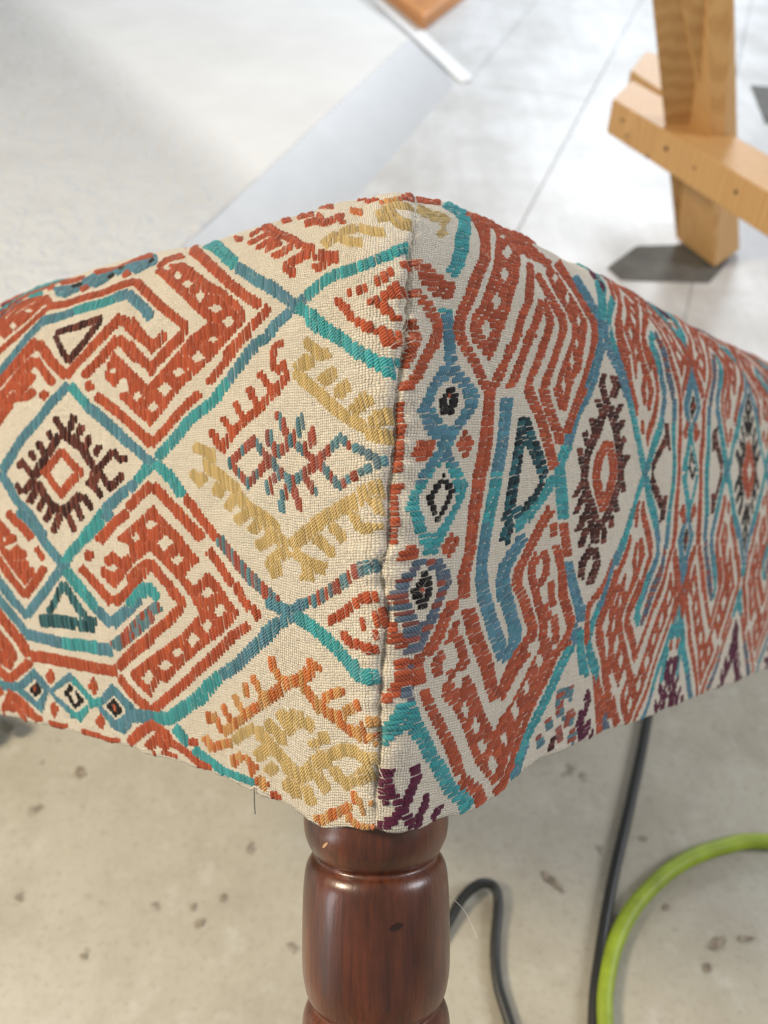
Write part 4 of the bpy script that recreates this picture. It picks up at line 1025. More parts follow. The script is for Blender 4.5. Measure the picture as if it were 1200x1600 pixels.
b-2448,428 -2491,454 -2534,479 -2578,505 -2622,532 -2667,559 -2712,586 -2739,604 -2767,622 -2845,599 -2816,581 -2788,563 -2741,535 -2695,507 -2650,480 -2605,454 -2561,429 -2518,403
t-1486,601 -1448,629 -1413,654 -1384,669 -1353,686 -1322,702 -1367,727 -1397,711 -1429,694 -1463,676 -1503,648 -1542,620
t-1358,707 -1336,688 -1315,669 -1293,650 -1238,670 -1259,690 -1280,709 -1302,728
x-1497,478 -1461,501 -1426,523 -1391,545 -1361,564 -1319,582 -1274,601 -1229,619 -1268,651 -1312,632 -1358,613 -1408,592 -1446,568 -1481,546 -1517,524 -1553,502
L triangle_motif
e-2078,682 -2105,656 -2132,628 -2159,602 -2190,580 -2222,557 -2255,534 -2201,520 -2169,543 -2137,567 -2104,592 -2076,620 -2049,647 -2022,674
e-2079,663 -2049,638 -2018,613 -1989,588 -1963,567 -1937,546 -1912,526 -1856,546 -1881,566 -1907,587 -1932,608 -1961,632 -1991,657 -2021,682
e-2315,458 -2245,462 -2176,465 -2113,470 -2064,471 -2011,472 -1958,473 -1934,530 -1986,530 -2039,529 -2097,529 -2169,523 -2238,520 -2308,517
e-1947,468 -1899,470 -1853,471 -1807,473 -1783,540 -1829,539 -1875,538 -1922,537
L meander_fill
o-2666,984 -2618,961 -2571,938 -2526,917 -2493,897 -2459,877 -2426,857 -2356,880 -2389,900 -2422,920 -2457,941 -2504,964 -2550,987 -2597,1010
o-2780,974 -2720,955 -2662,936 -2605,917 -2563,892 -2522,868 -2565,850 -2638,837 -2711,832 -2786,827 -2783,876 -2781,925
.-2621,868 -2659,847 -2695,868 -2657,889
o-2515,824 -2559,800 -2622,765 -2567,724 -2528,695 -2457,647 -2377,694 -2334,722 -2398,740 -2442,713 -2448,704 -2456,715 -2495,744 -2521,764 -2494,779 -2451,803
o-2361,818 -2323,792 -2285,766 -2229,783 -2267,809 -2305,835
o-2280,748 -2312,726 -2345,704 -2378,681 -2416,656 -2455,631 -2495,606 -2427,587 -2388,613 -2349,638 -2311,663 -2278,685 -2246,708 -2214,730
o-2426,609 -2469,634 -2513,659 -2557,684 -2589,705 -2623,728 -2658,750 -2694,774 -2723,790 -2752,805 -2826,780 -2797,765 -2769,750 -2735,728 -2700,705 -2665,683 -2630,660 -2584,634 -2539,609 -2495,584
o-2858,521 -2830,504 -2802,486 -2768,464 -2734,442 -2700,420 -2666,398 -2629,376 -2592,355 -2556,334 -2521,313 -2443,341 -2478,362 -2513,383 -2549,404 -2584,425 -2617,447 -2650,468 -2683,490 -2717,512 -2745,530 -2772,548
o-2838,404 -2803,382 -2769,360 -2735,338 -2702,317 -2677,297 -2651,277 -2579,299 -2605,319 -2631,339 -2665,361 -2698,383 -2732,405 -2766,427
o-2768,342 -2731,326 -2694,309 -2674,300 -2692,284 -2700,276 -2701,276 -2740,285 -2789,253 -2749,244 -2672,228 -2621,275 -2580,312 -2631,336 -2667,352 -2703,369
L eye_chain
b-2888,119 -2824,123 -2747,127 -2673,131 -2600,135 -2587,177 -2659,173 -2733,170 -2807,166 -2867,164
b-2622,157 -2557,190 -2494,222 -2431,254 -2370,229 -2309,205 -2250,180 -2287,137 -2325,93 -2363,49 -2440,75 -2518,101 -2598,127
.-2549,151 -2487,179 -2426,208 -2374,182 -2323,156 -2365,125 -2407,95 -2477,123
k-2342,162 -2419,120 -2485,150 -2407,192
o-2404,159 -2428,144 -2448,155 -2424,169
b-2266,161 -2196,197 -2127,233 -2060,270 -2020,251 -1981,232 -2002,190 -2023,148 -2044,106 -2066,63 -2132,94 -2198,127
t-2060,270 -2003,244 -1947,219 -1891,194 -1837,169 -1885,129 -1934,89 -1983,48 -2072,62 -2069,114 -2066,166 -2063,218
b-2266,161 -2196,197 -2127,233 -2060,270 -2015,246 -2089,199 -2165,152 -2128,120 -2091,89 -2054,59 -1995,49 -2061,76 -2128,102 -2196,131
.-2232,160 -2150,193 -2069,229 -2001,203 -1935,177 -1870,151 -1946,117 -2023,83 -2092,107 -2161,132
k-2124,167 -2065,212 -2021,192 -1977,172 -1934,152 -1985,128 -2038,103 -2080,135
.-2085,172 -2038,194 -2010,170 -1982,146 -2032,123 -2059,147
b-1834,147 -1782,186 -1730,225 -1679,263 -1613,239 -1549,216 -1486,193 -1463,174 -1440,155 -1496,120 -1552,84 -1610,48 -1695,58 -1741,87 -1787,117
t-1894,129 -1835,143 -1776,157 -1784,185 -1843,172 -1902,158
.-1795,147 -1735,180 -1676,213 -1608,184 -1542,157 -1604,127 -1667,97 -1730,122
k-1748,153 -1676,193 -1633,175 -1591,157 -1633,137 -1676,116 -1712,134
o-1647,160 -1673,139 -1696,154 -1669,175
b-1479,134 -1434,137 -1390,141 -1347,144 -1331,194 -1374,191 -1417,188 -1462,185
o-2185,236 -2248,194 -2300,227 -2236,269
o-1794,238 -1846,190 -1887,226 -1834,274
o-2171,86 -2226,42 -2270,76 -2214,120
o-1755,83 -1804,40 -1843,71 -1793,114
L diamond_line
b-1564,106 -1505,118 -1455,129 -1413,130 -1363,132 -1337,187 -1387,186 -1445,184 -1512,171 -1571,159
t-1353,130 -1310,136 -1268,142 -1212,149 -1155,177 -1111,199 -1070,220 -1029,241 -984,264 -948,293 -917,319 -887,343 -948,365 -980,340 -1011,315 -1039,294 -1075,276 -1116,256 -1158,235 -1201,214 -1234,198 -1262,195 -1304,189 -1347,183
t-902,334 -867,357 -831,380 -879,407 -915,384 -951,361
b-838,378 -801,397 -764,415 -725,435 -694,458 -666,477 -640,497 -605,522 -571,547 -536,573 -505,597 -475,621 -517,640 -548,616 -579,592 -613,568 -648,543 -683,519 -711,499 -739,480 -765,462 -798,446 -835,427 -872,409
t-1211,126 -1182,107 -1153,88 -1125,70 -1065,104 -1093,122 -1121,141 -1149,159
t-1072,58 -1037,44 -1004,31 -969,19 -936,14 -905,9 -875,4 -844,37 -874,42 -904,47 -933,52 -964,62 -998,74 -1031,88
t-866,7 -827,10 -789,12 -752,14 -709,15 -666,16 -650,41 -693,41 -737,40 -775,38 -814,36 -852,34
L border_band
o-2452,1 -2358,15 -2305,32 -2280,0 -2220,0 -2160,0 -2057,26 -1998,29 -1980,0 -1920,0 -1860,0 -1800,0 -1740,0 -1680,0 -1594,26 -1540,19 -1565,24 -1619,22 -1673,19 -1727,16 -1781,17 -1837,19 -1895,20 -1954,21 -2013,22 -2076,24 -2140,21 -2204,20 -2265,19 -2314,24 -2366,29 -2419,34
o-2732,31 -2741,21 -2710,51 -2679,80 -2674,86 -2660,82 -2609,69 -2572,52 -2533,34 -2494,16 -2429,9 -2390,28 -2427,46 -2466,64 -2504,82 -2546,102 -2603,117 -2701,141 -2758,88 -2789,58 -2821,28 -2831,7
o-2671,20 -2645,41 -2652,41 -2640,29 -2596,4 -2540,0 -2492,3 -2534,28 -2577,53 -2652,91 -2709,49 -2735,28
o-2760,0 -2660,0 -2580,0 -2500,0 -2500,-1 -2577,4 -2657,7 -2739,11
o-1551,3 -1514,23 -1477,44 -1440,64 -1400,86 -1361,108 -1323,130 -1362,153 -1401,131 -1441,109 -1481,87 -1518,67 -1555,47 -1593,26
o-1538,11 -1501,33 -1464,56 -1429,76 -1388,97 -1346,118 -1381,143 -1423,122 -1468,100 -1507,77 -1545,55 -1583,32
o-1378,110 -1346,100 -1315,90 -1289,82 -1273,66 -1253,48 -1191,76 -1210,95 -1232,116 -1267,128 -1298,138 -1329,148
o-1229,55 -1183,48 -1140,43 -1110,31 -1078,19 -1045,6 -1007,1 -965,4 -951,26 -985,29 -1017,32 -1046,44 -1077,56 -1111,69 -1159,76 -1204,82
o-1384,13 -1346,38 -1334,46 -1319,40 -1283,24 -1233,57 -1269,73 -1328,99 -1391,58 -1429,33
o-1560,0 -1520,0 -1460,0 -1420,0 -1360,0 -1286,29 -1237,27 -1194,23 -1152,18 -1121,14 -1090,9 -1030,16 -976,22 -933,18 -956,12 -1002,12 -1049,15 -1098,17 -1140,16 -1182,14 -1224,13 -1267,11 -1314,11 -1363,10 -1414,10 -1467,5 -1519,1 -1549,9
L comb_motif_mixed
O-846,160 -817,177 -788,194 -759,212 -724,235 -690,258 -658,279 -632,295 -605,313 -578,330 -544,353 -510,375 -477,397 -502,415 -535,393 -569,371 -604,348 -631,330 -658,315 -686,298 -720,275 -754,253 -788,231 -816,215 -845,198 -874,180
O-977,227 -975,206 -973,184 -930,195 -932,216 -934,237
O-941,224 -923,205 -905,187 -887,169 -848,188 -866,206 -883,225 -901,243
O-868,272 -849,251 -830,228 -808,219 -788,210 -758,233 -777,241 -795,249 -812,268 -830,290
O-789,325 -770,306 -752,287 -733,271 -715,255 -680,274 -699,290 -716,305 -734,324 -753,342
O-722,382 -716,360 -710,337 -670,348 -676,371 -682,394
O-655,420 -641,399 -627,377 -614,359 -600,342 -565,360 -578,377 -592,395 -605,415 -619,435
O-552,354 -526,372 -500,389 -475,406 -446,427 -419,446 -397,457 -365,471 -339,492 -318,509 -296,526 -329,541 -350,524 -372,507 -389,492 -409,483 -438,468 -471,445 -502,425 -528,408 -554,391 -580,374
O-542,516 -541,500 -540,482 -521,463 -501,444 -471,441 -446,440 -425,469 -450,470 -470,470 -484,483 -499,498 -500,511 -501,526
O-336,558 -334,535 -333,516 -353,497 -379,472 -350,463 -324,488 -294,516 -297,544 -299,567
O-310,540 -290,531 -280,525 -248,531 -267,544 -286,558
O-386,454 -366,439 -345,423 -317,410 -300,390 -266,386 -240,374 -200,360 -180,360 -164,388 -192,395 -218,401 -237,411 -258,421 -282,437 -306,450 -324,465 -344,480
O-240,420 -223,428 -209,435 -176,443 -141,451 -153,476 -188,468 -228,459 -248,450 -265,441
O-154,359 -140,374 -130,385 -111,392 -92,401 -75,409 -88,435 -100,420 -129,418 -160,406 -177,388 -191,373
O-343,426 -317,415 -290,403 -264,387 -239,372 -218,359 -197,346 -176,333 -154,322 -134,313 -112,303 -93,296 -77,290 -11,317 -79,324 -93,330 -100,345 -127,348 -146,357 -166,368 -186,381 -207,394 -232,410 -257,424 -282,441 -308,455
O-172,358 -146,371 -121,384 -96,395 -75,405 -80,435 -111,420 -143,409 -171,395 -197,382
O-87,311 -60,330 -60,345 -11,343 -11,345 -12,374 -60,375 -68,361 -87,346 -107,331
o-12,377 -12,363 -11,345 -11,345 -12,360 -12,375
O-60,285 -10,284 -10,282 -10,301 -10,303 -10,305
O-1006,118 -982,97 -959,77 -914,101 -937,122 -961,142
O-929,86 -885,103 -843,119 -819,127 -794,134 -799,162 -824,155 -852,146 -897,129 -941,113
o-1091,101 -1066,79 -1024,99 -1048,122
O-825,86 -810,70 -795,53 -750,77 -765,93 -779,109
O-772,109 -763,96 -754,84 -714,103 -722,115 -731,128
O-728,101 -701,88 -685,79 -693,70 -711,52 -679,46 -662,64 -636,92 -671,110 -697,124
O-659,38 -636,25 -612,13 -574,44 -598,55 -621,66
o-579,8 -555,2 -520,7 -510,17 -533,23 -557,29
L flower_motif
y-533,313 -516,294 -497,274 -473,265 -451,260 -404,306 -425,312 -442,316 -456,331 -473,347
y-458,310 -429,318 -429,318 -429,319 -431,300 -364,324 -363,342 -360,378 -417,364 -446,355
y-339,367 -359,345 -380,322 -330,312 -310,334 -289,356
y-652,191 -623,179 -594,169 -574,159 -552,148 -531,138 -510,128 -489,118 -434,169 -454,176 -475,183 -496,192 -517,203 -539,214 -569,225 -598,236
y-615,236 -581,234 -557,232 -547,220 -534,203 -476,236 -489,252 -506,274 -548,277 -581,279
y-525,252 -531,227 -537,203 -475,217 -469,243 -464,267
y-626,115 -598,138 -569,161 -613,181 -642,159 -671,138
y-523,122 -504,114 -486,106 -468,101 -448,92 -378,155 -399,164 -419,170 -437,176 -455,181
y-430,97 -389,124 -339,151 -306,182 -290,197 -266,200 -229,204 -239,253 -276,249 -328,234 -363,200 -382,181 -413,162 -454,135
y-302,219 -274,222 -242,222 -209,231 -183,238 -164,243 -140,242 -115,241 -98,234 -79,224 -76,223 -77,221 -82,209 -100,198 -125,183 -149,174 -157,171 -161,173 -176,182 -185,194 -197,209 -260,195 -239,174 -224,155 -202,142 -169,123 -125,140 -98,150 -23,167 -21,180 -18,206 -15,240 -13,258 -74,268 -96,280 -131,282 -170,283 -203,274 -230,267 -260,255 -271,262 -298,260
y-346,277 -333,258 -275,283 -287,305
y-299,285 -266,285 -233,283 -224,321 -257,323 -290,325
y-339,159 -324,143 -308,128 -289,111 -237,131 -255,152 -270,171 -285,190
y-469,109 -497,80 -525,52 -473,41 -445,73 -417,103
y-456,93 -462,65 -468,37 -400,65 -394,93 -388,120
y-401,102 -393,83 -385,65 -378,46 -321,73 -328,92 -335,112 -343,132
y-615,87 -593,80 -571,73 -521,118 -542,125 -564,132
y-657,250 -698,230 -744,208 -773,185 -800,165 -760,148 -734,168 -712,185 -675,203 -634,223
y-672,217 -653,200 -634,184 -621,173 -627,162 -636,143 -581,150 -571,169 -558,197 -583,217 -601,232 -620,247
y-601,254 -579,247 -558,241 -536,235 -497,270 -519,277 -540,283 -562,290
y-651,107 -623,118 -596,131 -606,157 -634,144 -662,133
L comb_motif_mixed
O-326,12 -310,6 -272,15 -234,28 -200,39 -168,53 -139,67 -160,90 -190,77 -219,64 -260,60 -282,43 -312,34 -348,22
O-131,123 -133,103 -134,84 -101,85 -100,105 -99,124
O-103,102 -102,84 -102,67 -101,50 -80,45 -80,75 -73,87 -73,104
O-68,90 -28,75 -27,90 -26,105
O-187,36 -169,18 -134,10 -100,0 -32,0 -32,12 -99,18 -124,22 -138,35 -155,51
R comb_motif_yellow
y127,2153 150,2132 188,2111 239,2104 280,2098 294,2085 312,2068 376,2128 358,2149 333,2175 276,2184 229,2191 194,2214 143,2242
y309,2077 276,2050 245,2025 276,1994 307,2017 340,2041
R diamond_line
t328,2234 373,2211 411,2194 429,2168 440,2153 432,2133 415,2094 395,2054 374,2012 365,1975 360,1950 342,1921 326,1893 302,1868 277,1840 353,1821 379,1848 409,1879 431,1915 457,1956 467,1994 475,2025 495,2062 523,2112 546,2164 586,2265 612,2441 540,2400 460,2400 420,2415
R border_band
o143,2232 143,2233 143,2241 188,2249 231,2252 277,2255 323,2258 360,2400 320,2415 253,2400 254,2450 143,2393 143,2355 143,2346
R zigzag_band
o66,1860 118,1883 167,1865 217,1847 214,1825 280,1822 347,1818 342,1781 322,1749 263,1745 205,1741 179,1757 153,1774 115,1790 100,1830
.328,1837 280,1820 236,1828 283,1845
o61,1815 63,1837 65,1850 95,1854 119,1860 116,1896 92,1890 67,1875 66,1862 64,1846
o52,1725 51,1722 87,1720 103,1709 129,1695 149,1679 169,1663 178,1647 185,1634 172,1618 155,1596 213,1587 231,1609 254,1637 240,1661 228,1682 204,1701 180,1720 147,1736 111,1754 55,1756 55,1755
o43,1644 42,1635 40,1619 66,1610 38,1605 60,1575 105,1589 103,1605 100,1626 84,1641 72,1653 45,1665
o166,1608 143,1585 119,1563 101,1540 88,1519 76,1500 66,1483 55,1471 42,1457 14,1440 60,1425 60,1425 80,1446 98,1462 116,1485 137,1505 158,1527 179,1549 203,1571 227,1593
o67,1619 60,1590 62,1579 33,1560 32,1545 28,1522 25,1500 22,1485 59,1508 80,1530 80,1550 91,1574 100,1590 99,1618
R eye_chain
t229,1701 232,1688 235,1676 312,1687 309,1699 306,1712
b239,1682 240,1665 241,1648 242,1632 240,1607 238,1581 308,1585 310,1611 312,1637 311,1655 310,1672 309,1689
b245,1667 243,1645 241,1624 240,1603 238,1581 239,1560 240,1541 241,1521 311,1526 310,1546 309,1566 308,1585 310,1606 311,1628 313,1649 315,1671
R meander_band
o586,2199 595,2158 599,2127 584,2084 571,2041 557,2010 544,1978 535,1954 510,1920 483,1884 463,1857 445,1831 426,1800 410,1774 392,1754 372,1735 353,1716 332,1696 320,1676 310,1658 298,1636 306,1613 313,1594 388,1605 381,1625 376,1639 384,1653 394,1671 404,1687 421,1703 441,1722 461,1742 484,1767 503,1799 521,1828 540,1854 559,1880 587,1916 622,1960 637,1996 652,2029 672,2069 693,2124 720,2197 721,2264 751,2375
o319,1598 338,1580 360,1560 386,1543 409,1528 424,1512 441,1496 457,1478 475,1459 493,1443 511,1429 581,1452 563,1466 546,1480 529,1498 512,1517 494,1534 476,1551 448,1568 424,1582 404,1600 384,1619
R meander_fill
o786,2335 764,2230 766,2168 720,2079 686,2010 656,1961 630,1916 604,1881 580,1847 563,1818 546,1791 529,1764 512,1740 480,1718 448,1697 434,1673 421,1651 426,1631 431,1612 465,1598 501,1583 532,1568 564,1553 595,1574 626,1594 649,1633 672,1660 695,1688 719,1719 743,1750 761,1786 781,1823 804,1857 831,1895 857,1948 890,2008 909,2054 936,2108 944,2156 951,2211 949,2273 980,2385 880,2385
.856,2068 778,1991 754,2036 841,2123
.778,1921 719,1869 683,1902 745,1957
.693,1781 640,1734 599,1767 652,1817
.611,1666 556,1624 510,1655 564,1697
.894,2211 816,2141 781,2157 857,2228
R meander_band
o965,2034 940,1990 919,1951 902,1915 888,1879 876,1847 856,1814 837,1782 814,1749 792,1722 777,1700 763,1680 748,1659 810,1657 824,1679 839,1701 854,1723 876,1751 901,1786 922,1821 947,1859 961,1896 978,1933 997,1971 1022,2013 1052,2060
o760,1673 741,1652 721,1632 703,1612 683,1592 664,1572 642,1550 621,1529 597,1507 575,1486 551,1467 526,1448 585,1434 610,1453 637,1473 662,1496 687,1518 709,1540 732,1562 752,1582 772,1603 792,1623 812,1645 832,1667
o897,1692 874,1670 852,1649 829,1627 807,1601 786,1577 770,1554 756,1534 734,1516 708,1496 689,1479 670,1462 727,1450 746,1467 765,1483 790,1503 818,1526 834,1551 850,1575 871,1599 892,1623 913,1644 936,1666 959,1688
R meander_fill
o531,2256 576,2250 621,2244 667,2238 708,2231 750,2223 794,2215 838,2218 885,2222 930,2227 983,2225 1045,2222 1158,2278 1320,2385 1280,2385 1220,2385 1180,2385 1120,2385 1060,2385 1000,2385 960,2385 900,2370 860,2385 800,2370 760,2385 700,2385 660,2400 600,2400
o570,2229 597,2203 625,2179 654,2157 726,2238 703,2272 684,2318 680,2400
o838,2165 879,2152 919,2139 957,2126 993,2108 1030,2090 1122,2166 1084,2187 1047,2211 1006,2229 966,2247 929,2268
o962,2041 934,1991 911,1946 893,1906 879,1871 866,1837 857,1808 831,1776 805,1743 787,1714 770,1686 753,1660 736,1638 719,1616 698,1597 676,1577 654,1557 632,1538 687,1528 709,1547 731,1567 754,1588 778,1609 797,1633 815,1658 833,1687 851,1716 868,1745 894,1777 925,1816 938,1852 952,1887 969,1924 990,1966 1017,2014 1052,2069
o979,1843 955,1804 935,1768 921,1743 908,1722 884,1697 858,1670 844,1649 832,1631 814,1606 796,1583 773,1561 750,1539 727,1514 705,1490 768,1480 791,1504 814,1530 837,1554 862,1580 882,1606 901,1631 915,1651 927,1669 951,1695 979,1723 994,1748 1010,1774 1032,1812 1056,1851
o991,1970 1009,1943 1028,1917 1050,1896 1072,1876 1088,1855 1106,1834 1130,1811 1153,1791 1154,1770 1156,1750 1149,1735 1141,1719 1121,1693 1099,1666 1085,1645 1071,1625 1050,1596 1030,1569 1010,1546 990,1522 976,1497 962,1473 1029,1474 1043,1498 1056,1522 1075,1544 1096,1568 1118,1597 1139,1626 1154,1647 1168,1667 1190,1694 1213,1723 1223,1742 1233,1764 1231,1791 1231,1819 1204,1845 1181,1868 1164,1891 1149,1914 1127,1937 1107,1959 1091,1987 1077,2017
o990,1833 1008,1813 1027,1793 1043,1776 1040,1759 1038,1741 1025,1720 1011,1698 992,1675 971,1651 957,1628 943,1607 924,1582 906,1558 882,1533 857,1507 841,1485 826,1464 885,1462 901,1484 916,1504 940,1529 965,1555 986,1581 1006,1607 1020,1630 1034,1652 1054,1675 1075,1700 1090,1724 1107,1749 1110,1773 1115,1799 1093,1823 1075,1843 1058,1865
o1237,2120 1265,2088 1297,2059 1312,2022 1331,1988 1362,1962 1396,1938 1423,1913 1453,1888 1489,1842 1459,1783 1439,1748 1421,1717 1403,1686 1386,1656 1376,1630 1366,1604 1309,1564 1279,1522 1249,1481 1208,1439 1167,1398 1127,1431 1088,1463 1103,1498 1119,1534 1139,1560 1161,1587 1203,1635 1228,1663 1254,1691 1291,1729 1285,1756 1281,1786 1261,1820 1243,1854 1218,1881 1194,1909 1178,1936 1164,1964 1153,2002 1146,2043
.1274,2043 1207,1987 1193,2018 1266,2079
.1335,1941 1280,1887 1266,1923 1327,1981
.1418,1840 1375,1797 1352,1826 1398,1870
.1365,1719 1338,1691 1317,1711 1344,1740
.1309,1634 1276,1588 1253,1626 1286,1672
.1213,1519 1180,1477 1155,1512 1188,1554
.1293,1788 1278,1771 1269,1784 1285,1801
o1319,2157 1328,2123 1340,2092 1355,2064 1380,2041 1405,2021 1423,1988 1444,1956 1463,1928 1484,1900 1502,1880 1519,1862 1519,1835 1520,1808 1501,1771 1485,1735 1464,1705 1443,1674 1422,1646 1402,1618 1385,1590 1369,1563 1353,1540 1337,1516 1402,1517 1418,1541 1434,1565 1451,1593 1468,1620 1489,1648 1510,1676 1532,1708 1555,1741 1573,1778 1596,1821 1596,1854 1600,1889 1580,1913 1564,1936 1546,1966 1532,1998 1515,2034 1504,2076 1482,2102 1464,2130 1456,2164 1448,2202 1451,2250
o890,2062 962,2098 1014,2125 1039,2112 1078,2093 1140,2087 1200,2081 1318,2181 1254,2188 1195,2194 1161,2218 1119,2257 990,2173 910,2128
R diamond_line
b1469,2104 1475,2069 1487,2037 1506,2006 1528,1977 1541,1953 1555,1929 1571,1905 1587,1880 1605,1856 1682,1884 1666,1910 1651,1937 1638,1963 1626,1989 1617,2017 1600,2052 1588,2089 1587,2127 1589,2170
t1804,2389 1806,2332 1840,2305 1808,2241 1802,2195 1763,2135 1729,2080 1691,2029 1662,1982 1642,1945 1627,1910 1615,1877 1718,1899 1734,1934 1754,1971 1780,2012 1819,2065 1881,2131 1935,2205 2081,2339 2100,2400 2020,2400 1920,2400 1840,2400
b1598,1869 1584,1832 1573,1797 1565,1763 1687,1781 1697,1817 1711,1853 1729,1892
b1557,1756 1533,1725 1510,1695 1488,1666 1463,1634 1439,1603 1415,1572 1391,1541 1488,1541 1512,1573 1537,1604 1562,1635 1588,1667 1612,1697 1636,1726 1660,1757
b1607,1759 1637,1735 1667,1712 1698,1689 1719,1668 1741,1647 1762,1628 1777,1597 1794,1566 1810,1534 1920,1553 1903,1585 1886,1618 1869,1652 1844,1674 1821,1696 1798,1717 1765,1742 1734,1768 1706,1795
b1461,1618 1437,1588 1414,1559 1391,1532 1362,1501 1332,1471 1304,1441 1276,1413 1249,1386 1221,1357 1197,1328 1175,1300 1153,1273 1240,1266 1263,1294 1286,1323 1309,1351 1336,1378 1364,1406 1394,1435 1424,1465 1454,1497 1486,1529 1510,1559 1535,1588 1560,1617
t1151,1269 1126,1241 1101,1214 1076,1187 1164,1176 1190,1203 1216,1231 1242,1260
R zigzag_band
o812,1456 829,1434 846,1411 866,1388 887,1366 902,1347 916,1330 926,1310 936,1288 950,1268 963,1249 976,1225 990,1200 1007,1177 1024,1155 1121,1173 1103,1195 1087,1217 1073,1241 1059,1266 1045,1286 1032,1305 1022,1326 1011,1350 994,1370 978,1389 957,1412 936,1435 919,1457 901,1480
o949,1474 961,1448 974,1420 990,1401 1006,1382 1022,1361 1039,1338 1062,1318 1080,1303 1080,1287 1079,1266 1168,1273 1169,1294 1171,1319 1143,1342 1121,1360 1106,1380 1089,1402 1072,1422 1057,1439 1045,1465 1033,1492
o1237,1320 1258,1346 1278,1371 1305,1397 1334,1424 1356,1449 1379,1473 1402,1501 1425,1529 1343,1530 1321,1503 1299,1476 1278,1453 1257,1430 1231,1403 1203,1376 1182,1350 1162,1325
o1070,1498 1081,1481 1091,1464 1108,1444 1124,1427 1128,1413 1133,1398 1203,1410 1198,1425 1193,1442 1175,1462 1159,1481 1148,1497 1138,1514
o1191,1493 1184,1476 1177,1461 1157,1439 1137,1416 1200,1412 1221,1436 1243,1460 1252,1479 1260,1496
R hook_line
b640,1425 634,1400 627,1376 621,1352 613,1330 606,1307 598,1284 591,1263 584,1242 577,1222 570,1201 563,1180 556,1159 645,1153 652,1174 659,1194 666,1215 674,1236 681,1257 689,1278 696,1301 704,1324 712,1347 719,1372 726,1397 732,1422
b587,1249 576,1225 566,1200 558,1180 551,1160 641,1153 649,1173 656,1192 667,1216 678,1241
t549,1159 544,1140 539,1120 535,1102 528,1085 522,1067 516,1050 507,1029 498,1008 489,986 579,974 588,996 597,1018 607,1040 614,1058 620,1076 627,1094 632,1114 637,1134 642,1154
b491,986 482,963 474,940 465,917 459,897 454,877 449,856 446,834 444,812 442,789 447,766 451,744 456,722 541,715 537,738 532,760 528,781 530,802 532,824 534,845 539,865 545,885 550,905 559,928 568,951 577,974
b435,810 440,787 447,764 458,742 468,722 479,701 493,679 507,657 522,634 540,609 558,584 576,559 597,534 617,510 637,486 740,472 718,502 696,530 676,557 657,585 638,612 620,636 605,659 591,681 577,703 566,723 555,743 545,762 540,783 534,805
b773,924 740,908 708,892 676,876 647,858 614,835 607,814 602,796 596,777 601,753 605,732 610,710 696,697 691,720 686,742 682,762 687,777 692,795 697,808 722,823 752,840 783,855 816,872 849,893
b591,795 599,776 606,758 614,738 630,712 645,686 660,658 676,632 692,606 705,583 708,558 710,535 693,525 671,511 649,498 739,448 761,460 784,473 813,491 809,526 806,559 787,590 770,617 754,644 738,673 722,702 707,730 699,749 691,769 683,790
t1041,1151 1006,1130 970,1109 939,1088 909,1068 881,1048 845,1026 810,1003 775,986 854,955 890,977 926,1000 964,1023 994,1043 1025,1063 1055,1084 1090,1104 1126,1126
t777,998 753,984 729,971 706,958 777,925 802,938 826,954 851,972
R diamond_line
t1069,1172 1072,1147 1076,1121 1079,1096 1083,1070 1087,1045 1092,1019 1098,993 1105,967 1209,972 1202,998 1196,1024 1191,1050 1187,1076 1183,1102 1179,1128 1176,1154 1172,1180
o1113,945 1126,920 1139,896 1152,872 1161,850 1171,827 1180,804 1272,808 1262,831 1252,854 1242,878 1228,904 1215,928 1201,953
b1180,782 1195,755 1209,728 1224,701 1239,673 1255,651 1269,628 1284,607 1295,584 1306,559 1318,535 1418,533 1406,558 1394,583 1382,609 1366,632 1350,655 1335,677 1320,705 1304,732 1289,760 1274,787
b1349,599 1339,572 1329,546 1405,533 1415,560 1426,587
R triangle_motif
d773,1355 765,1333 757,1311 749,1290 741,1268 733,1247 726,1226 718,1205 711,1183 704,1162 697,1138 690,1114 683,1091 676,1070 670,1050 663,1030 649,1008 635,984 705,966 719,990 735,1014 742,1036 749,1057 756,1078 763,1102 770,1127 777,1151 785,1172 792,1194 800,1216 807,1238 815,1260 823,1283 832,1306 840,1330 849,1353
d767,1333 780,1312 793,1291 807,1269 824,1248 841,1228 859,1208 874,1189 890,1171 906,1148 922,1123 1013,1138 996,1162 979,1187 962,1207 945,1227 928,1247 910,1268 893,1287 880,1307 866,1327 853,1347
d928,1121 905,1101 883,1081 863,1062 836,1047 808,1031 785,1021 750,1020 709,1019 730,992 771,993 821,995 854,1014 883,1030 915,1048 938,1069 961,1089 984,1110
d665,986 648,965 633,942 617,918 686,900 702,922 719,944 735,966
R eye_chain
b277,1532 322,1510 367,1488 401,1466 435,1444 470,1423 450,1393 430,1365 384,1334 339,1304 313,1282 287,1261 261,1240 236,1219 212,1235 188,1252 149,1280 111,1308 96,1337 83,1365 100,1399 125,1434 153,1458 181,1483 209,1508 243,1520
.273,1476 309,1456 345,1436 360,1412 376,1389 334,1355 292,1322 246,1308 215,1328 185,1348 152,1384 175,1412 199,1441 236,1458
k271,1451 297,1436 324,1421 321,1399 317,1377 291,1362 265,1347 203,1355 202,1377 201,1398 235,1425
.278,1407 259,1388 242,1406 261,1426
o270,1413 260,1400 250,1413 261,1426
o85,1260 119,1261 168,1262 155,1226 124,1206 98,1186 79,1207 62,1229 74,1244
o308,1253 336,1277 365,1302 402,1284 439,1265 409,1234 380,1203 343,1228
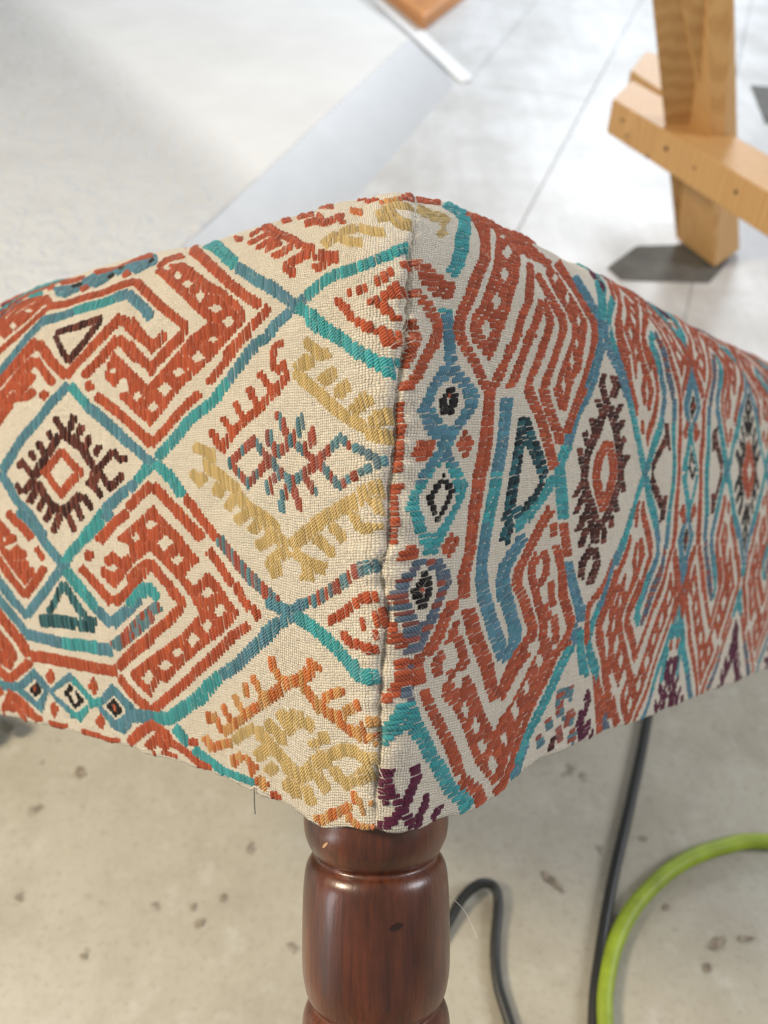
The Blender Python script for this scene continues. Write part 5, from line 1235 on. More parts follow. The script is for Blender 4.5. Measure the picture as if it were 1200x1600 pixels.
t155,1222 220,1235 252,1223 285,1210 310,1195 336,1180 363,1150 391,1119 372,1092 352,1065 318,1034 284,1003 257,978 230,952 203,926 180,900 133,896 99,899 100,930 83,949 76,974 60,1005 57,1026 40,1050 56,1083 64,1114 80,1142 98,1171 124,1197
b155,1222 188,1241 221,1261 253,1236 285,1210 336,1184 285,1181 252,1194 219,1206 187,1193 154,1180 127,1159 103,1138 84,1122 60,1110 82,1138 98,1171 124,1197
.222,1204 246,1178 269,1152 294,1125 303,1095 312,1064 266,1033 221,1002 177,970 109,976 95,1008 82,1040 80,1080 97,1107 129,1142 168,1176
k217,1158 258,1131 299,1102 281,1081 262,1060 234,1038 206,1016 179,994 162,1012 146,1030 124,1053 105,1076 137,1103 172,1130 194,1144
.211,1132 260,1099 240,1078 219,1056 199,1038 180,1019 163,1048 147,1077 179,1104
o268,964 300,949 332,933 292,909 254,885 224,901 195,917 231,941
o57,940 82,912 80,885 60,870 43,876 20,877 20,900 39,914
z54,852 65,870 77,888 99,889 133,890 169,883 205,875 230,858 255,840 264,819 274,797 250,769 227,740 205,708 183,675 157,651 131,627 114,598 100,569 76,571 55,573 40,615 42,646 40,675 20,690 16,721 -14,735 -17,763 20,795 20,825 39,836
.100,866 139,849 183,831 188,804 194,776 167,744 139,712 113,680 80,690 74,710 60,737 47,764 46,796 63,819 80,843
k101,849 124,832 152,816 154,798 157,781 140,755 123,730 95,712 80,743 60,780 77,799 89,824
.119,776 100,760 85,778 99,793
o111,774 98,762 85,776 97,787
R column_band
o511,1445 505,1426 499,1406 493,1387 487,1361 481,1336 475,1311 471,1289 467,1267 464,1246 459,1225 453,1205 448,1184 444,1164 531,1159 536,1180 541,1201 546,1222 552,1243 556,1266 560,1288 564,1310 570,1336 576,1361 582,1386 588,1406 595,1426 601,1445
o465,1239 455,1217 446,1196 436,1173 429,1151 423,1130 417,1109 408,1087 400,1064 391,1041 385,1021 379,1001 374,981 369,962 366,943 362,924 358,906 347,887 335,867 323,846 309,822 313,795 316,772 397,768 393,792 390,812 401,830 413,851 426,872 440,894 444,915 448,934 452,953 456,972 462,992 467,1012 473,1032 482,1054 491,1077 501,1101 507,1123 514,1145 520,1166 530,1188 540,1210 550,1232
o11,1403 11,1383 11,1364 11,1350 10,1320 10,1305 10,1275 8,1260 7,1245 3,1215 1,1200 0,1185 -4,1155 37,1158 38,1178 38,1198 39,1217 40,1237 41,1257 42,1278 44,1300 45,1322 40,1335 40,1365 40,1380 40,1395
o5,1230 3,1215 0,1185 -2,1172 -4,1154 40,1155 36,1167 38,1187 38,1208 38,1229
.40,1140 18,1137 -5,1146 18,1153
o-6,1132 -8,1112 -8,1091 -8,1071 -9,1053 -9,1034 -9,1015 -9,1005 -9,990 -10,960 -10,945 -10,931 20,930 20,945 18,960 20,977 22,993 24,1010 20,1035 20,1050 20,1065 20,1095 40,1110 40,1125
R zigzag_band
o317,789 321,765 324,742 401,738 397,761 394,785
o278,748 257,733 236,717 213,699 197,675 183,654 163,636 140,616 119,596 101,577 159,553 181,573 204,593 227,613 252,634 268,657 281,677 300,691 322,706 344,722
o349,709 361,688 375,667 388,645 402,626 415,608 429,589 450,563 470,539 483,520 497,500 511,481 522,460 534,437 547,412 574,383 598,356 688,350 662,383 639,411 628,432 615,455 602,479 586,501 572,521 556,541 535,567 514,592 501,611 487,630 473,649 460,670 446,692 433,714
o699,334 721,348 743,361 766,375 788,387 811,400 833,417 862,434 893,452 831,478 801,462 770,451 746,438 724,426 701,413 679,399 658,385 637,370
o-14,669 -14,660 -15,655 -16,643 -17,630 20,615 20,591 60,600 44,622 36,642 20,660 18,681 -11,692 -10,705
o21,564 52,570 80,570 143,577 125,553 108,529 129,506 150,484 97,477 62,471 42,453 23,435 3,424 -33,412 -31,447 -1,466 14,484 20,495 20,540
z60,524 82,522 82,540 60,542
z76,479 57,476 39,473 45,446 64,449 84,451
z40,465 40,441 80,420 79,446
R diamond_line
t23,423 40,420 77,423 100,390 105,373 124,347 154,321 185,295 208,267 231,240 267,209 304,178 329,148 354,118 400,97 448,74 471,50 495,26 475,0 421,5 389,46 325,79 297,101 269,123 236,157 204,191 174,215 143,239 121,263 102,286 77,310 56,333 36,322 17,310 0,288 -32,266 -30,302 -31,338 -3,367 20,390
R comb_motif_purple
p-38,210 -40,195 -17,163 0,135 0,116 20,105 22,84 40,60 63,83 40,105 38,116 20,135 21,150 14,167 16,185 19,206
p78,202 85,187 89,178 83,166 75,148 67,132 57,117 46,101 36,84 70,65 82,81 95,96 111,113 122,131 133,148 148,170 134,191 125,206
p36,87 23,73 20,60 0,48 -21,33 -52,16 -20,0 1,3 27,19 42,34 56,47 70,59
p41,58 55,42 60,30 91,3 120,0 160,0 175,8 154,12 124,24 106,39 87,57 70,74
p170,108 158,90 146,72 134,55 117,38 100,21 145,2 163,20 181,37 194,56 207,74 219,92
p263,62 249,47 234,32 220,16 256,4 279,14 293,28 308,43
p-41,184 -43,158 -45,128 -22,108 -6,90 13,105 -3,124 -15,139 -15,160 -15,186
R meander_fill
o298,640 341,634 344,659 301,665
o280,619 314,618 348,617 340,642 305,643 272,644
o252,591 285,592 319,593 353,594 338,622 304,621 270,620 237,618
o213,581 190,564 161,541 179,509 193,485 251,490 237,514 227,531 242,543 266,560
o317,606 332,585 346,565 357,547 369,528 381,510 441,511 429,531 416,549 404,568 389,589 374,610
o294,476 336,482 374,487 396,487 423,486 410,517 383,518 352,519 306,512 265,506
o250,474 248,455 244,429 278,409 304,393 335,382 362,372 388,398 361,407 339,415 320,427 309,433 311,445 313,464
o377,463 401,443 410,436 399,432 369,423 411,395 441,404 492,416 451,452 427,474
o248,469 285,430 323,391 352,357 382,323 413,284 445,243 477,200 510,157 567,112 626,66 649,41 678,51 706,61 728,88 749,116 769,146 788,176 758,220 729,263 678,270 655,259 632,245 599,274 566,310 533,345 506,379 479,413 458,438 438,464 404,446 371,429 334,452 297,476
.444,353 417,324 383,362 410,392
.543,280 497,259 445,300 490,321
.596,197 554,175 505,216 546,238
.671,110 634,81 587,135 622,171
.729,183 703,158 667,210 693,235
R meander_band
o97,448 110,426 128,402 147,385 164,369 186,348 208,327 267,338 244,360 221,381 203,398 187,413 170,434 152,457
o184,355 200,338 217,321 233,304 248,287 264,270 279,252 298,226 318,200 332,181 345,161 359,141 431,142 417,162 402,182 388,202 367,229 346,257 329,276 313,294 296,312 279,331 262,349 245,366
o377,109 417,91 458,69 487,54 503,34 525,5 611,0 588,28 559,65 502,95 459,118 418,139
o872,189 846,171 820,154 793,140 777,120 763,101 748,83 730,70 712,57 694,44 667,35 639,23 663,10 710,3 749,5 769,18 787,31 807,45 822,68 836,90 850,112 874,128 901,146 928,163
R diamond_line
b881,107 862,90 843,74 824,57 806,42 781,36 756,29 800,0 833,3 865,12 885,29 905,46 924,62 944,79
R hexagon_motif
o1007,1015 976,992 945,970 917,945 890,921 869,904 848,887 827,870 801,848 777,830 752,817 723,801 716,777 709,750 738,715 763,686 778,664 794,640 810,617 826,595 843,572 857,553 850,531 842,505 918,489 926,515 936,546 915,573 898,597 881,620 864,642 848,663 831,684 805,712 784,737 789,755 794,774 816,786 842,805 869,828 895,851 916,868 937,885 959,903 987,928 1014,952 1045,973 1077,996
o1033,950 1034,927 1035,904 1102,902 1102,925 1101,949
o1052,857 1071,833 1089,810 1102,788 1115,765 1123,737 1131,709 1133,686 1136,661 1151,637 1166,615 1180,593 1195,571 1214,543 1229,520 1214,499 1197,476 1165,457 1131,437 1200,411 1235,431 1273,453 1293,480 1316,510 1293,544 1274,573 1258,596 1243,618 1228,640 1215,660 1213,682 1211,707 1202,737 1193,767 1179,793 1164,817 1144,842 1124,866
o908,838 876,818 839,794 841,767 842,743 856,721 868,701 878,679 888,655 911,624 933,595 946,570 958,546 954,522 948,495 1025,480 1031,508 1037,538 1021,568 1006,596 982,627 961,656 951,678 940,702 927,723 915,742 914,762 913,779 939,796 972,817
o957,838 969,820 980,804 982,783 983,763 965,747 943,729 922,710 974,695 995,713 1017,732 1042,753 1040,779 1038,804 1024,824 1012,842
o1031,721 1033,693 1036,663 1050,638 1065,613 1126,614 1111,639 1098,661 1095,688 1093,717
o1006,642 985,631 963,621 1019,596 1041,606 1063,617
o1061,584 1068,563 1074,542 1080,521 1083,493 1087,464 1163,456 1159,486 1155,515 1148,538 1142,559 1136,581
o1054,557 1077,568 1099,579 1048,601 1026,590 1004,580
o868,542 844,529 820,516 796,505 773,495 750,485 725,475 709,457 694,440 679,424 661,409 643,394 626,375 688,344 707,359 725,374 744,389 760,406 775,423 789,439 811,448 834,462 857,477 880,490 904,503 929,516
o988,523 1031,502 1074,481 1095,453 1117,424 1091,393 1066,363 1024,332 982,301 948,267 914,233 879,205 846,178 818,149 789,126 760,111 732,96 693,86 688,124 682,162 677,200 672,237 667,274 706,287 745,300 784,317 823,339 857,373 890,407 926,431 962,456 975,489
.1104,499 1075,471 1040,506 1068,533
.1031,405 984,373 927,421 974,452
.922,317 884,291 837,332 875,358
.838,243 798,212 747,275 786,300
.738,174 714,149 680,199 704,225
o1218,495 1183,473 1150,452 1114,430 1093,404 1073,379 1053,355 1029,335 1005,316 981,296 958,277 934,258 911,239 892,215 873,192 855,170 833,151 811,131 789,117 770,103 751,89 733,76 783,42 802,55 820,72 839,91 861,110 883,130 906,150 925,173 944,196 962,219 985,237 1009,256 1033,276 1058,295 1082,315 1107,337 1128,363 1149,388 1169,413 1201,433 1236,454 1271,476
R diamond_line
b1291,524 1276,502 1262,480 1248,458 1327,440 1341,462 1356,484 1371,507
t1240,450 1210,425 1181,400 1151,374 1130,350 1109,327 1089,303 1065,280 1041,257 1018,234 991,215 964,195 937,175 910,154 884,133 858,112 836,94 814,77 791,64 853,31 875,48 898,66 921,84 948,105 974,126 1001,147 1028,167 1056,187 1085,207 1110,232 1134,257 1159,282 1180,305 1201,329 1222,353 1251,377 1281,403 1312,428
t1308,495 1316,467 1324,439 1333,410 1345,386 1358,362 1370,339 1380,316 1390,293 1469,286 1458,310 1447,334 1434,359 1422,382 1410,405 1402,433 1393,461 1385,490
R small_star
x1174,271 1174,250 1173,229 1172,206 1180,182 1188,160 1195,137 1273,127 1265,150 1257,173 1250,194 1251,214 1251,236 1252,257
x1264,276 1259,255 1254,234 1249,213 1322,197 1327,218 1333,239 1338,260
x1294,164 1285,141 1275,119 1266,97 1343,77 1352,99 1362,121 1371,144
x1074,157 1083,134 1092,112 1164,103 1154,126 1144,149
x1001,106 1010,83 1019,61 1089,48 1079,71 1070,94
x1337,76 1315,52 1294,29 1365,4 1388,27 1410,51
x1182,107 1189,85 1197,62 1205,39 1270,29 1262,52 1254,75 1246,98
m1147,80 1138,60 1129,41 1120,21 1165,8 1174,27 1183,47 1192,67
R comb_star
m1567,1609 1556,1585 1545,1559 1565,1527 1583,1496 1610,1469 1678,1485 1652,1511 1634,1541 1617,1568 1626,1589 1637,1613
m1669,1607 1689,1588 1704,1574 1682,1548 1656,1517 1729,1515 1756,1547 1787,1584 1762,1608 1742,1626
m1575,1483 1551,1455 1527,1427 1510,1402 1494,1378 1479,1355 1457,1329 1436,1303 1409,1280 1379,1255 1364,1230 1349,1207 1335,1176 1321,1146 1397,1144 1412,1174 1426,1205 1440,1227 1453,1248 1480,1271 1510,1296 1534,1325 1558,1352 1574,1376 1591,1400 1607,1424 1631,1451 1655,1479
m1617,1478 1628,1447 1640,1415 1661,1390 1680,1367 1688,1342 1696,1315 1704,1288 1713,1265 1722,1243 1731,1221 1730,1197 1729,1172 1728,1147 1818,1150 1819,1175 1820,1201 1821,1228 1811,1252 1802,1275 1793,1298 1784,1325 1776,1352 1768,1380 1746,1406 1726,1430 1715,1460 1703,1491
m1489,1493 1514,1465 1540,1436 1597,1449 1571,1478 1545,1507
m1438,1405 1456,1376 1474,1347 1534,1358 1515,1388 1497,1417
m1365,1339 1377,1312 1389,1286 1447,1295 1435,1322 1423,1348
m1294,1270 1299,1241 1305,1209 1332,1182 1389,1195 1365,1219 1360,1247 1354,1276
m1753,1496 1730,1471 1707,1445 1685,1421 1740,1417 1763,1443 1786,1468 1809,1493
m1783,1434 1753,1399 1723,1365 1783,1362 1813,1396 1844,1431
m1808,1348 1771,1317 1734,1286 1792,1279 1829,1310 1866,1342
m1840,1268 1812,1245 1786,1222 1759,1200 1821,1192 1848,1214 1875,1237 1903,1260
m1331,1139 1296,1113 1262,1087 1228,1061 1282,1049 1316,1075 1351,1102 1387,1128
m1355,1095 1329,1069 1303,1043 1278,1017 1252,991 1310,982 1336,1008 1362,1034 1388,1060 1415,1087
m1397,1027 1367,1005 1336,983 1306,961 1362,948 1392,970 1423,992 1455,1015
m1317,1128 1336,1099 1356,1070 1369,1047 1383,1023 1396,1000 1410,973 1425,946 1513,953 1498,981 1484,1009 1470,1033 1456,1057 1442,1081 1421,1111 1401,1140
m1716,1147 1691,1121 1666,1095 1641,1070 1612,1041 1584,1013 1550,985 1515,957 1590,942 1626,971 1662,1000 1692,1030 1722,1059 1748,1085 1773,1111 1799,1137
m1772,1147 1779,1118 1787,1089 1851,1093 1843,1122 1836,1151
m1666,1062 1681,1034 1696,1005 1758,1010 1742,1039 1727,1068
o1591,1326 1556,1294 1521,1261 1485,1227 1474,1200 1464,1176 1453,1149 1463,1119 1472,1092 1481,1064 1495,1033 1510,1003 1593,1009 1578,1041 1564,1071 1555,1099 1545,1127 1537,1152 1546,1175 1557,1199 1566,1222 1599,1252 1634,1284 1671,1317
o1589,1310 1602,1286 1616,1262 1628,1238 1634,1208 1640,1180 1622,1156 1602,1129 1583,1102 1564,1077 1545,1052 1526,1027 1604,1019 1624,1044 1643,1069 1663,1094 1683,1122 1703,1149 1726,1180 1719,1215 1713,1248 1699,1273 1685,1297 1672,1322
m1369,1017 1378,995 1388,974 1397,951 1412,928 1425,908 1426,889 1427,867 1518,865 1517,888 1516,913 1499,937 1485,959 1476,980 1466,1002 1456,1024
m1588,1019 1553,990 1519,962 1492,943 1465,923 1530,908 1558,928 1586,948 1622,977 1658,1006
m1371,1004 1341,976 1311,949 1282,922 1337,911 1367,938 1397,966 1428,994
m1358,931 1342,906 1325,880 1309,856 1368,848 1384,873 1401,898 1418,924
m1622,984 1623,958 1624,932 1685,932 1684,958 1684,984
m1538,933 1539,899 1541,865 1600,864 1599,898 1597,933
m1415,856 1390,833 1365,810 1338,785 1334,761 1332,739 1329,718 1394,712 1396,734 1399,756 1402,776 1425,797 1450,820 1476,844
m1439,842 1449,820 1460,797 1469,778 1453,754 1435,727 1423,711 1411,695 1478,683 1490,699 1503,715 1522,743 1543,774 1530,800 1519,823 1508,845
R meander_fill
o2159,2273 2078,2189 2034,2131 1967,2068 1918,2013 1882,1965 1856,1921 1845,1884 1839,1849 1836,1815 1854,1784 1874,1755 1896,1729 1953,1743 1931,1771 1913,1801 1897,1830 1901,1863 1910,1898 1923,1936 1952,1980 1993,2031 2050,2089 2138,2166 2207,2242 2320,2340
o1764,1776 1782,1748 1801,1724 1821,1699 1840,1675 1862,1643 1884,1612 1905,1580 1917,1550 1930,1519 1942,1488 2001,1497 1988,1528 1976,1559 1963,1591 1940,1623 1918,1655 1896,1687 1876,1712 1856,1737 1837,1763 1821,1791
o1740,836 1722,811 1704,787 1686,762 1734,755 1753,780 1771,804 1790,829
o1688,711 1700,687 1713,664 1725,640 1779,641 1766,665 1753,689 1741,713
o1965,1057 1933,1028 1901,1000 1870,972 1832,943 1793,913 1768,885 1744,858 1721,832 1698,810 1675,787 1652,765 1629,742 1607,720 1586,699 1547,673 1508,647 1469,624 1428,601 1416,580 1404,561 1401,533 1397,504 1404,477 1411,450 1419,423 1426,395 1482,390 1474,418 1467,445 1460,473 1453,499 1456,526 1459,552 1470,570 1481,587 1518,609 1558,632 1598,659 1640,686 1663,709 1686,731 1708,754 1732,776 1755,799 1779,822 1804,850 1828,877 1852,903 1890,932 1930,962 1962,991 1994,1019 2027,1048
o1686,644 1755,637 1825,631 1831,666 1761,672 1693,678
o1716,738 1698,716 1681,693 1664,671 1637,646 1611,620 1585,595 1564,574 1543,552 1520,529 1524,500 1528,474 1532,446 1551,412 1570,379 1621,378 1602,411 1583,444 1579,470 1575,497 1572,521 1591,541 1613,563 1634,584 1660,610 1687,635 1714,662 1733,685 1750,707 1769,730
o1595,571 1655,556 1716,541 1748,566 1686,582 1626,597
o1661,540 1670,512 1678,485 1687,458 1686,431 1685,404 1685,377 1743,370 1744,398 1744,425 1745,453 1736,482 1727,510 1718,538
o1693,641 1675,619 1658,596 1642,574 1700,563 1717,586 1734,608 1752,631
o1394,481 1407,450 1421,419 1435,387 1453,359 1471,332 1489,304 1507,277 1520,249 1534,220 1549,192 1564,160 1579,127 1594,95 1602,68 1611,40 1619,13 1620,0 1680,0 1694,3 1685,31 1676,59 1668,87 1652,121 1636,154 1620,187 1606,216 1591,245 1577,274 1557,302 1539,330 1520,357 1503,384 1489,415 1475,447 1462,478
o1533,480 1542,449 1551,418 1561,385 1580,359 1598,335 1616,311 1630,281 1645,250 1660,220 1673,186 1687,152 1702,122 1718,93 1733,63 1806,57 1790,87 1774,117 1759,146 1745,180 1732,215 1716,246 1701,277 1685,309 1665,335 1647,360 1629,383 1620,414 1610,445 1601,477
o1685,447 1684,424 1683,401 1681,378 1677,345 1672,313 1668,280 1733,270 1737,303 1742,336 1747,369 1748,393 1749,416 1751,440
"""
YARNS = {   # main colour, second colour, share of the second
    'o': ((0.50, 0.108, 0.044), (0.42, 0.078, 0.036), 0.35),
    'O': ((0.56, 0.165, 0.050), (0.62, 0.330, 0.120), 0.42),
    't': ((0.060, 0.380, 0.390), (0.085, 0.310, 0.350), 0.35),
    'b': ((0.115, 0.245, 0.330), (0.080, 0.290, 0.335), 0.28),
    'k': ((0.012, 0.010, 0.010), (0.020, 0.014, 0.013), 0.30),
    'm': ((0.045, 0.014, 0.011), (0.260, 0.070, 0.045), 0.45),
    'y': ((0.60, 0.425, 0.170), (0.66, 0.490, 0.225), 0.30),
    'p': ((0.130, 0.018, 0.050), (0.105, 0.016, 0.045), 0.40),
    'x': ((0.380, 0.095, 0.060), (0.120, 0.250, 0.290), 0.50),
    'z': ((0.110, 0.160, 0.215), (0.330, 0.085, 0.055), 0.28),
    'e': ((0.025, 0.085, 0.100), (0.075, 0.235, 0.260), 0.45),
    'd': ((0.014, 0.026, 0.034), (0.045, 0.230, 0.260), 0.38),
}
figures = []
cur = None
for ln in PATTERN.strip().splitlines():
    if ln[0] in 'LR' and ln[1] == ' ':
        cur = (ln[0], ln[2:], [])
        figures.append(cur)
    else:
        pts = np.array([[int(a) for a in t.split(',')] for t in ln[1:].split()], float) * 1e-4
        cur[2].append((ln[0], pts))

# The cloth repeats: beyond the dark comb star the right panel carries the same figures as the left one, turned
# a quarter and mirrored about each star and each chain of eyes.
def repeat(P, cell, up):
    dw = (0.1158 - P[:, 1]) * 1.08                  # from the star axis towards the chain of eyes
    db = (P[:, 0] + 0.2071) * 0.90 * up
    lat = {1: 0.1647 + dw, 2: 0.3845 - dw, 3: 0.3845 + dw, 4: 0.6043 - dw}[cell]
    w = 0.116 + 0.07 * (lat - 0.1647) + db
    return np.stack([lat + 0.19 * (w - 0.116), w], -1)
RECOLOR = {'e': 'm', 'y': 'p', 'O': 'p', 'x': 'z'}
extra = []
for side, name, shapes in figures:
    if side != 'L':
        continue
    for cell in (1, 2, 3, 4):
        if name == 'comb_star' and cell == 1:
            continue
        for up in (-1, 1):
            got = []
            for c, P in shapes:
                m = P.mean(0)
                if -0.2085 < m[0] < -0.035 and 0.004 < m[1] < 0.1185:
                    Q_ = repeat(P, cell, up)
                    if Q_[:, 1].max() < 0.001 or Q_[:, 1].min() > 0.26 or Q_[:, 0].min() > S_MAX:
                        continue
                    Q_[:, 1] = np.clip(Q_[:, 1], 0.0005, 0.27)
                    cc = RECOLOR.get(c, c)
                    if name == 'comb_star' and cell > 1 and c == 'm':
                        cc = 'k'
                    got.append((cc, Q_))
            if got:
                extra.append(('R', name, got))
for side, name, shapes in figures:          # and past the left star the left panel mirrors itself
    if side == 'L':
        got = [(c, np.stack([-0.4142 - P[:, 0], P[:, 1]], -1)) for c, P in shapes if -0.4142 - P[:, 0].mean() < -0.286 and P[:, 0].max() < -0.02]
        if got:
            extra.append(('L', name, got))
figures += extra

RES = 0.0004
CODES = list(YARNS)
def raster(side):
    """paint the outlines of one panel on a fine grid: figure number and yarn number per cell"""
    s0 = S_MIN if side == 'L' else -0.012
    ns = int(((0.022 if side == 'L' else S_MAX) - s0) / RES)
    nw = int(0.30 / RES)
    fig = np.zeros((ns, nw), np.int16)
    yarn = np.zeros((ns, nw), np.int8)
    for fi, (sd, name, shapes) in enumerate(figures):
        if sd != side:
            continue
        for c, P in shapes:
            lo = np.floor((P.min(0) - (s0, 0)) / RES).astype(int) - 1
            hi = np.ceil((P.max(0) - (s0, 0)) / RES).astype(int) + 1
            lo = np.maximum(lo, 0)
            hi = np.minimum(hi, (ns - 1, nw - 1))
            if (hi <= lo).any():
                continue
            X = s0 + (np.arange(lo[0], hi[0]) + 0.5) * RES
            Y = (np.arange(lo[1], hi[1]) + 0.5) * RES
            wind = np.zeros((len(X), len(Y)), np.int16)
            for a, b in zip(P, np.roll(P, -1, 0)):
                if a[1] == b[1]:
                    continue
                up = b[1] > a[1]
                l, u = (a, b) if up else (b, a)
                rows = (Y >= l[1]) & (Y < u[1])
                if not rows.any():
                    continue
                xc = l[0] + (Y - l[1]) / (u[1] - l[1]) * (u[0] - l[0])
                wind += np.where((X[:, None] < xc[None, :]) & rows[None, :], 1 if up else -1, 0).astype(np.int16)
            ins = wind != 0
            vf = fig[lo[0]:hi[0], lo[1]:hi[1]]
            vy = yarn[lo[0]:hi[0], lo[1]:hi[1]]
            if c == '.':
                vf[ins] = 0
                vy[ins] = 0
            else:
                vf[ins] = fi + 1
                vy[ins] = CODES.index(c) + 1
    return s0, fig, yarn

def stitches(side):
    """every float of brocading yarn: (figure, yarn, start s, start w, end s, end w, half width, lane)"""
    s0, fig, yarn = raster(side)
    YI = CODES.index('y') + 1
    out = []
    for pitch, fine in ((0.00198 if side == 'L' else 0.00176, False), (0.00140, True)):
        lanes = int((fig.shape[0] if side == 'L' else fig.shape[1]) * RES / pitch)
        for li in range(lanes):
            pos = (li + 0.5) * pitch + RNG.normal(0, pitch * 0.03)
            k = int(pos / RES)
            if side == 'L':
                if k >= fig.shape[0]: continue
                f, y = fig[k], yarn[k]
            else:
                if k >= fig.shape[1]: continue
                f, y = fig[:, k], yarn[:, k]
            y = np.where((y == YI) == fine, y, 0)
            f = np.where(y > 0, f, 0)
            key = f.astype(np.int32) * 32 + y
            ch = np.flatnonzero(np.diff(key)) + 1
            st = np.concatenate([[0], ch])
            en = np.concatenate([ch, [len(key)]])
            for a, b in zip(st, en):
                if key[a] == 0:
                    continue
                L = (b - a) * RES
                if L < 0.0011:
                    continue
                code = CODES[y[a] - 1]
                mx = {'y': 0.0075, 'k': 0.007}.get(code, 0.0072)
                nseg = max(1, int(math.ceil(L / mx)))
                cuts = [a * RES + L * i / nseg + (RNG.normal(0, 0.0006) if 0 < i < nseg else 0) for i in range(nseg + 1)]
                for c0, c1 in zip(cuts[:-1], cuts[1:]):
                    thick = (1.15 if li % 2 else 0.86) if not fine else 1.0
                    hw = pitch * 0.53 * thick * RNG.uniform(0.92, 1.08)
                    ex = 0.25 * hw
                    c0 -= ex + RNG.uniform(0.0, 0.0004)
                    c1 += ex + RNG.uniform(0.0, 0.0004)
                    ln_ = c1 - c0
                    if side == 'L':
                        sm = s0 + pos
                        if sm > seam_s((c0 + c1) / 2) - 0.0006: continue
                        sl = 0.20 * ln_
                        out.append((f[a] - 1, code, sm + sl / 2, c0, sm - sl / 2, c1, hw, li))
                    else:
                        sa, sb = s0 + c0, s0 + c1
                        lim = seam_s(pos) + 0.0002
                        if sb < lim + 0.001: continue
                        sa = max(sa, lim)
                        sl = 0.13 * (sb - sa)
                        out.append((f[a] - 1, code, sa, pos - sl / 2, sb, pos + sl / 2, hw, li))
    return out

RU = np.array([0, 0.10, 0.32, 0.68, 0.90, 1.0])
RW = np.array([0.70, 0.92, 1.0, 1.0, 0.92, 0.70])
RH = np.array([-0.02, 0.66, 1.0, 1.0, 0.66, -0.02])
AR = np.radians([180, 144, 108, 72, 36, 0])
def build_stitches(lst, name, parent):
    n = len(lst)
    A = np.array([[x[2], x[3], x[4], x[5], x[6]] for x in lst])
    d = A[:, 2:4] - A[:, 0:2]
    Ln = np.linalg.norm(d, axis=1, keepdims=True)
    t = d / np.maximum(Ln, 1e-9)
    q = np.stack([-t[:, 1], t[:, 0]], -1)
    hw = A[:, 4]
    short = np.clip(Ln[:, 0] / (2.4 * hw), 0.55, 1.0)
    c = A[:, None, 0:2] + d[:, None, :] * RU[None, :, None]                       # n,6,2
    bow = (RNG.normal(0, 0.10, n) * hw)[:, None] * (np.sin(RU * math.pi))[None, :]
    c = c + q[:, None, :] * bow[..., None]
    lat = (hw * short)[:, None, None] * RW[None, :, None] * np.cos(AR)[None, None, :]      # n,6,6
    hh = RNG.uniform(0.80, 1.20, n) * 0.80
    hgt = (hw * hh * short)[:, None, None] * RH[None, :, None] * np.sin(AR)[None, None, :] - 0.00008
    SW = c[:, :, None, :] + q[:, None, None, :] * lat[..., None]
    V = cover(SW[..., 0], SW[..., 1], hgt).reshape(-1, 3)
    base = np.arange(n)[:, None, None] * 36
    i, j = np.meshgrid(np.arange(5), np.arange(5), indexing='ij')
    k = (i * 6 + j)[None]
    Q = np.stack([base + k, base + k + 6, base + k + 7, base + k + 1], -1).reshape(-1, 4)
    o = fast_mesh(name, V, Q, YARN, parent)
    col = np.zeros((n, 3))
    for r, x in enumerate(lst):
        a, b, sh = YARNS[x[1]]
        if x[1] in 'xzO':
            m = (1.0 if RNG.random() < sh else 0.0)
            m = min(1, max(0, m + RNG.normal(0, 0.12)))
        elif x[1] in 'mde':
            m = sh * 2 * RNG.random() ** 1.6
        else:
            m = sh * 2 * RNG.random()
        col[r] = np.array(a) * (1 - m) + np.array(b) * m
    col *= RNG.uniform(0.78, 1.18, (n, 1))
    at = o.data.attributes.new('yarn', 'FLOAT_COLOR', 'POINT')
    cc = np.concatenate([np.repeat(col, 36, 0), np.ones((n * 36, 1))], 1)
    at.data.foreach_set('color', cc.astype(np.float32).ravel())
    ul = (RU[None, :, None] * Ln[:, :, None] * 1000 + RNG.uniform(0, 50, n)[:, None, None]) * np.ones((1, 1, 6))
    va = (np.linspace(0, 1.6, 6)[None, None, :] + RNG.uniform(0, 50, n)[:, None, None]) * np.ones((1, 6, 1))
    set_uv(o, np.stack([ul.ravel(), va.ravel()], -1))
    return o

def clusters(lst, gap=0.0052, least=3):
    """split the floats of one figure into the pieces that stand apart on the cloth"""
    A = np.array([[(x[2] + x[4]) / 2, (x[3] + x[5]) / 2] for x in lst])
    lab = -np.ones(len(lst), int)
    k = 0
    for i in range(len(lst)):
        if lab[i] >= 0:
            continue
        lab[i] = k
        todo = [i]
        while todo:
            j = todo.pop()
            near = np.flatnonzero((lab < 0) & (np.abs(A - A[j]).max(1) < gap))
            lab[near] = k
            todo.extend(near.tolist())
        k += 1
    sizes = np.bincount(lab)
    big = [c for c in range(k) if sizes[c] >= least] or [int(np.argmax(sizes))]
    cen = np.array([A[lab == c].mean(0) for c in big])
    for c in range(k):
        if c not in big:
            lab[lab == c] = big[int(np.argmin(((cen - A[lab == c].mean(0)) ** 2).sum(1)))]
    return [[x for x, q in zip(lst, lab) if q == c] for c in big]

n_st = 0
for side in 'LR':
    byfig = {}
    for x in stitches(side):
        byfig.setdefault(x[0], []).append(x)
    for fi in sorted(byfig):
        n_st += len(byfig[fi])
        for part in clusters(byfig[fi]):
            build_stitches(part, figures[fi][1], panels[side])
print('stitches', n_st)

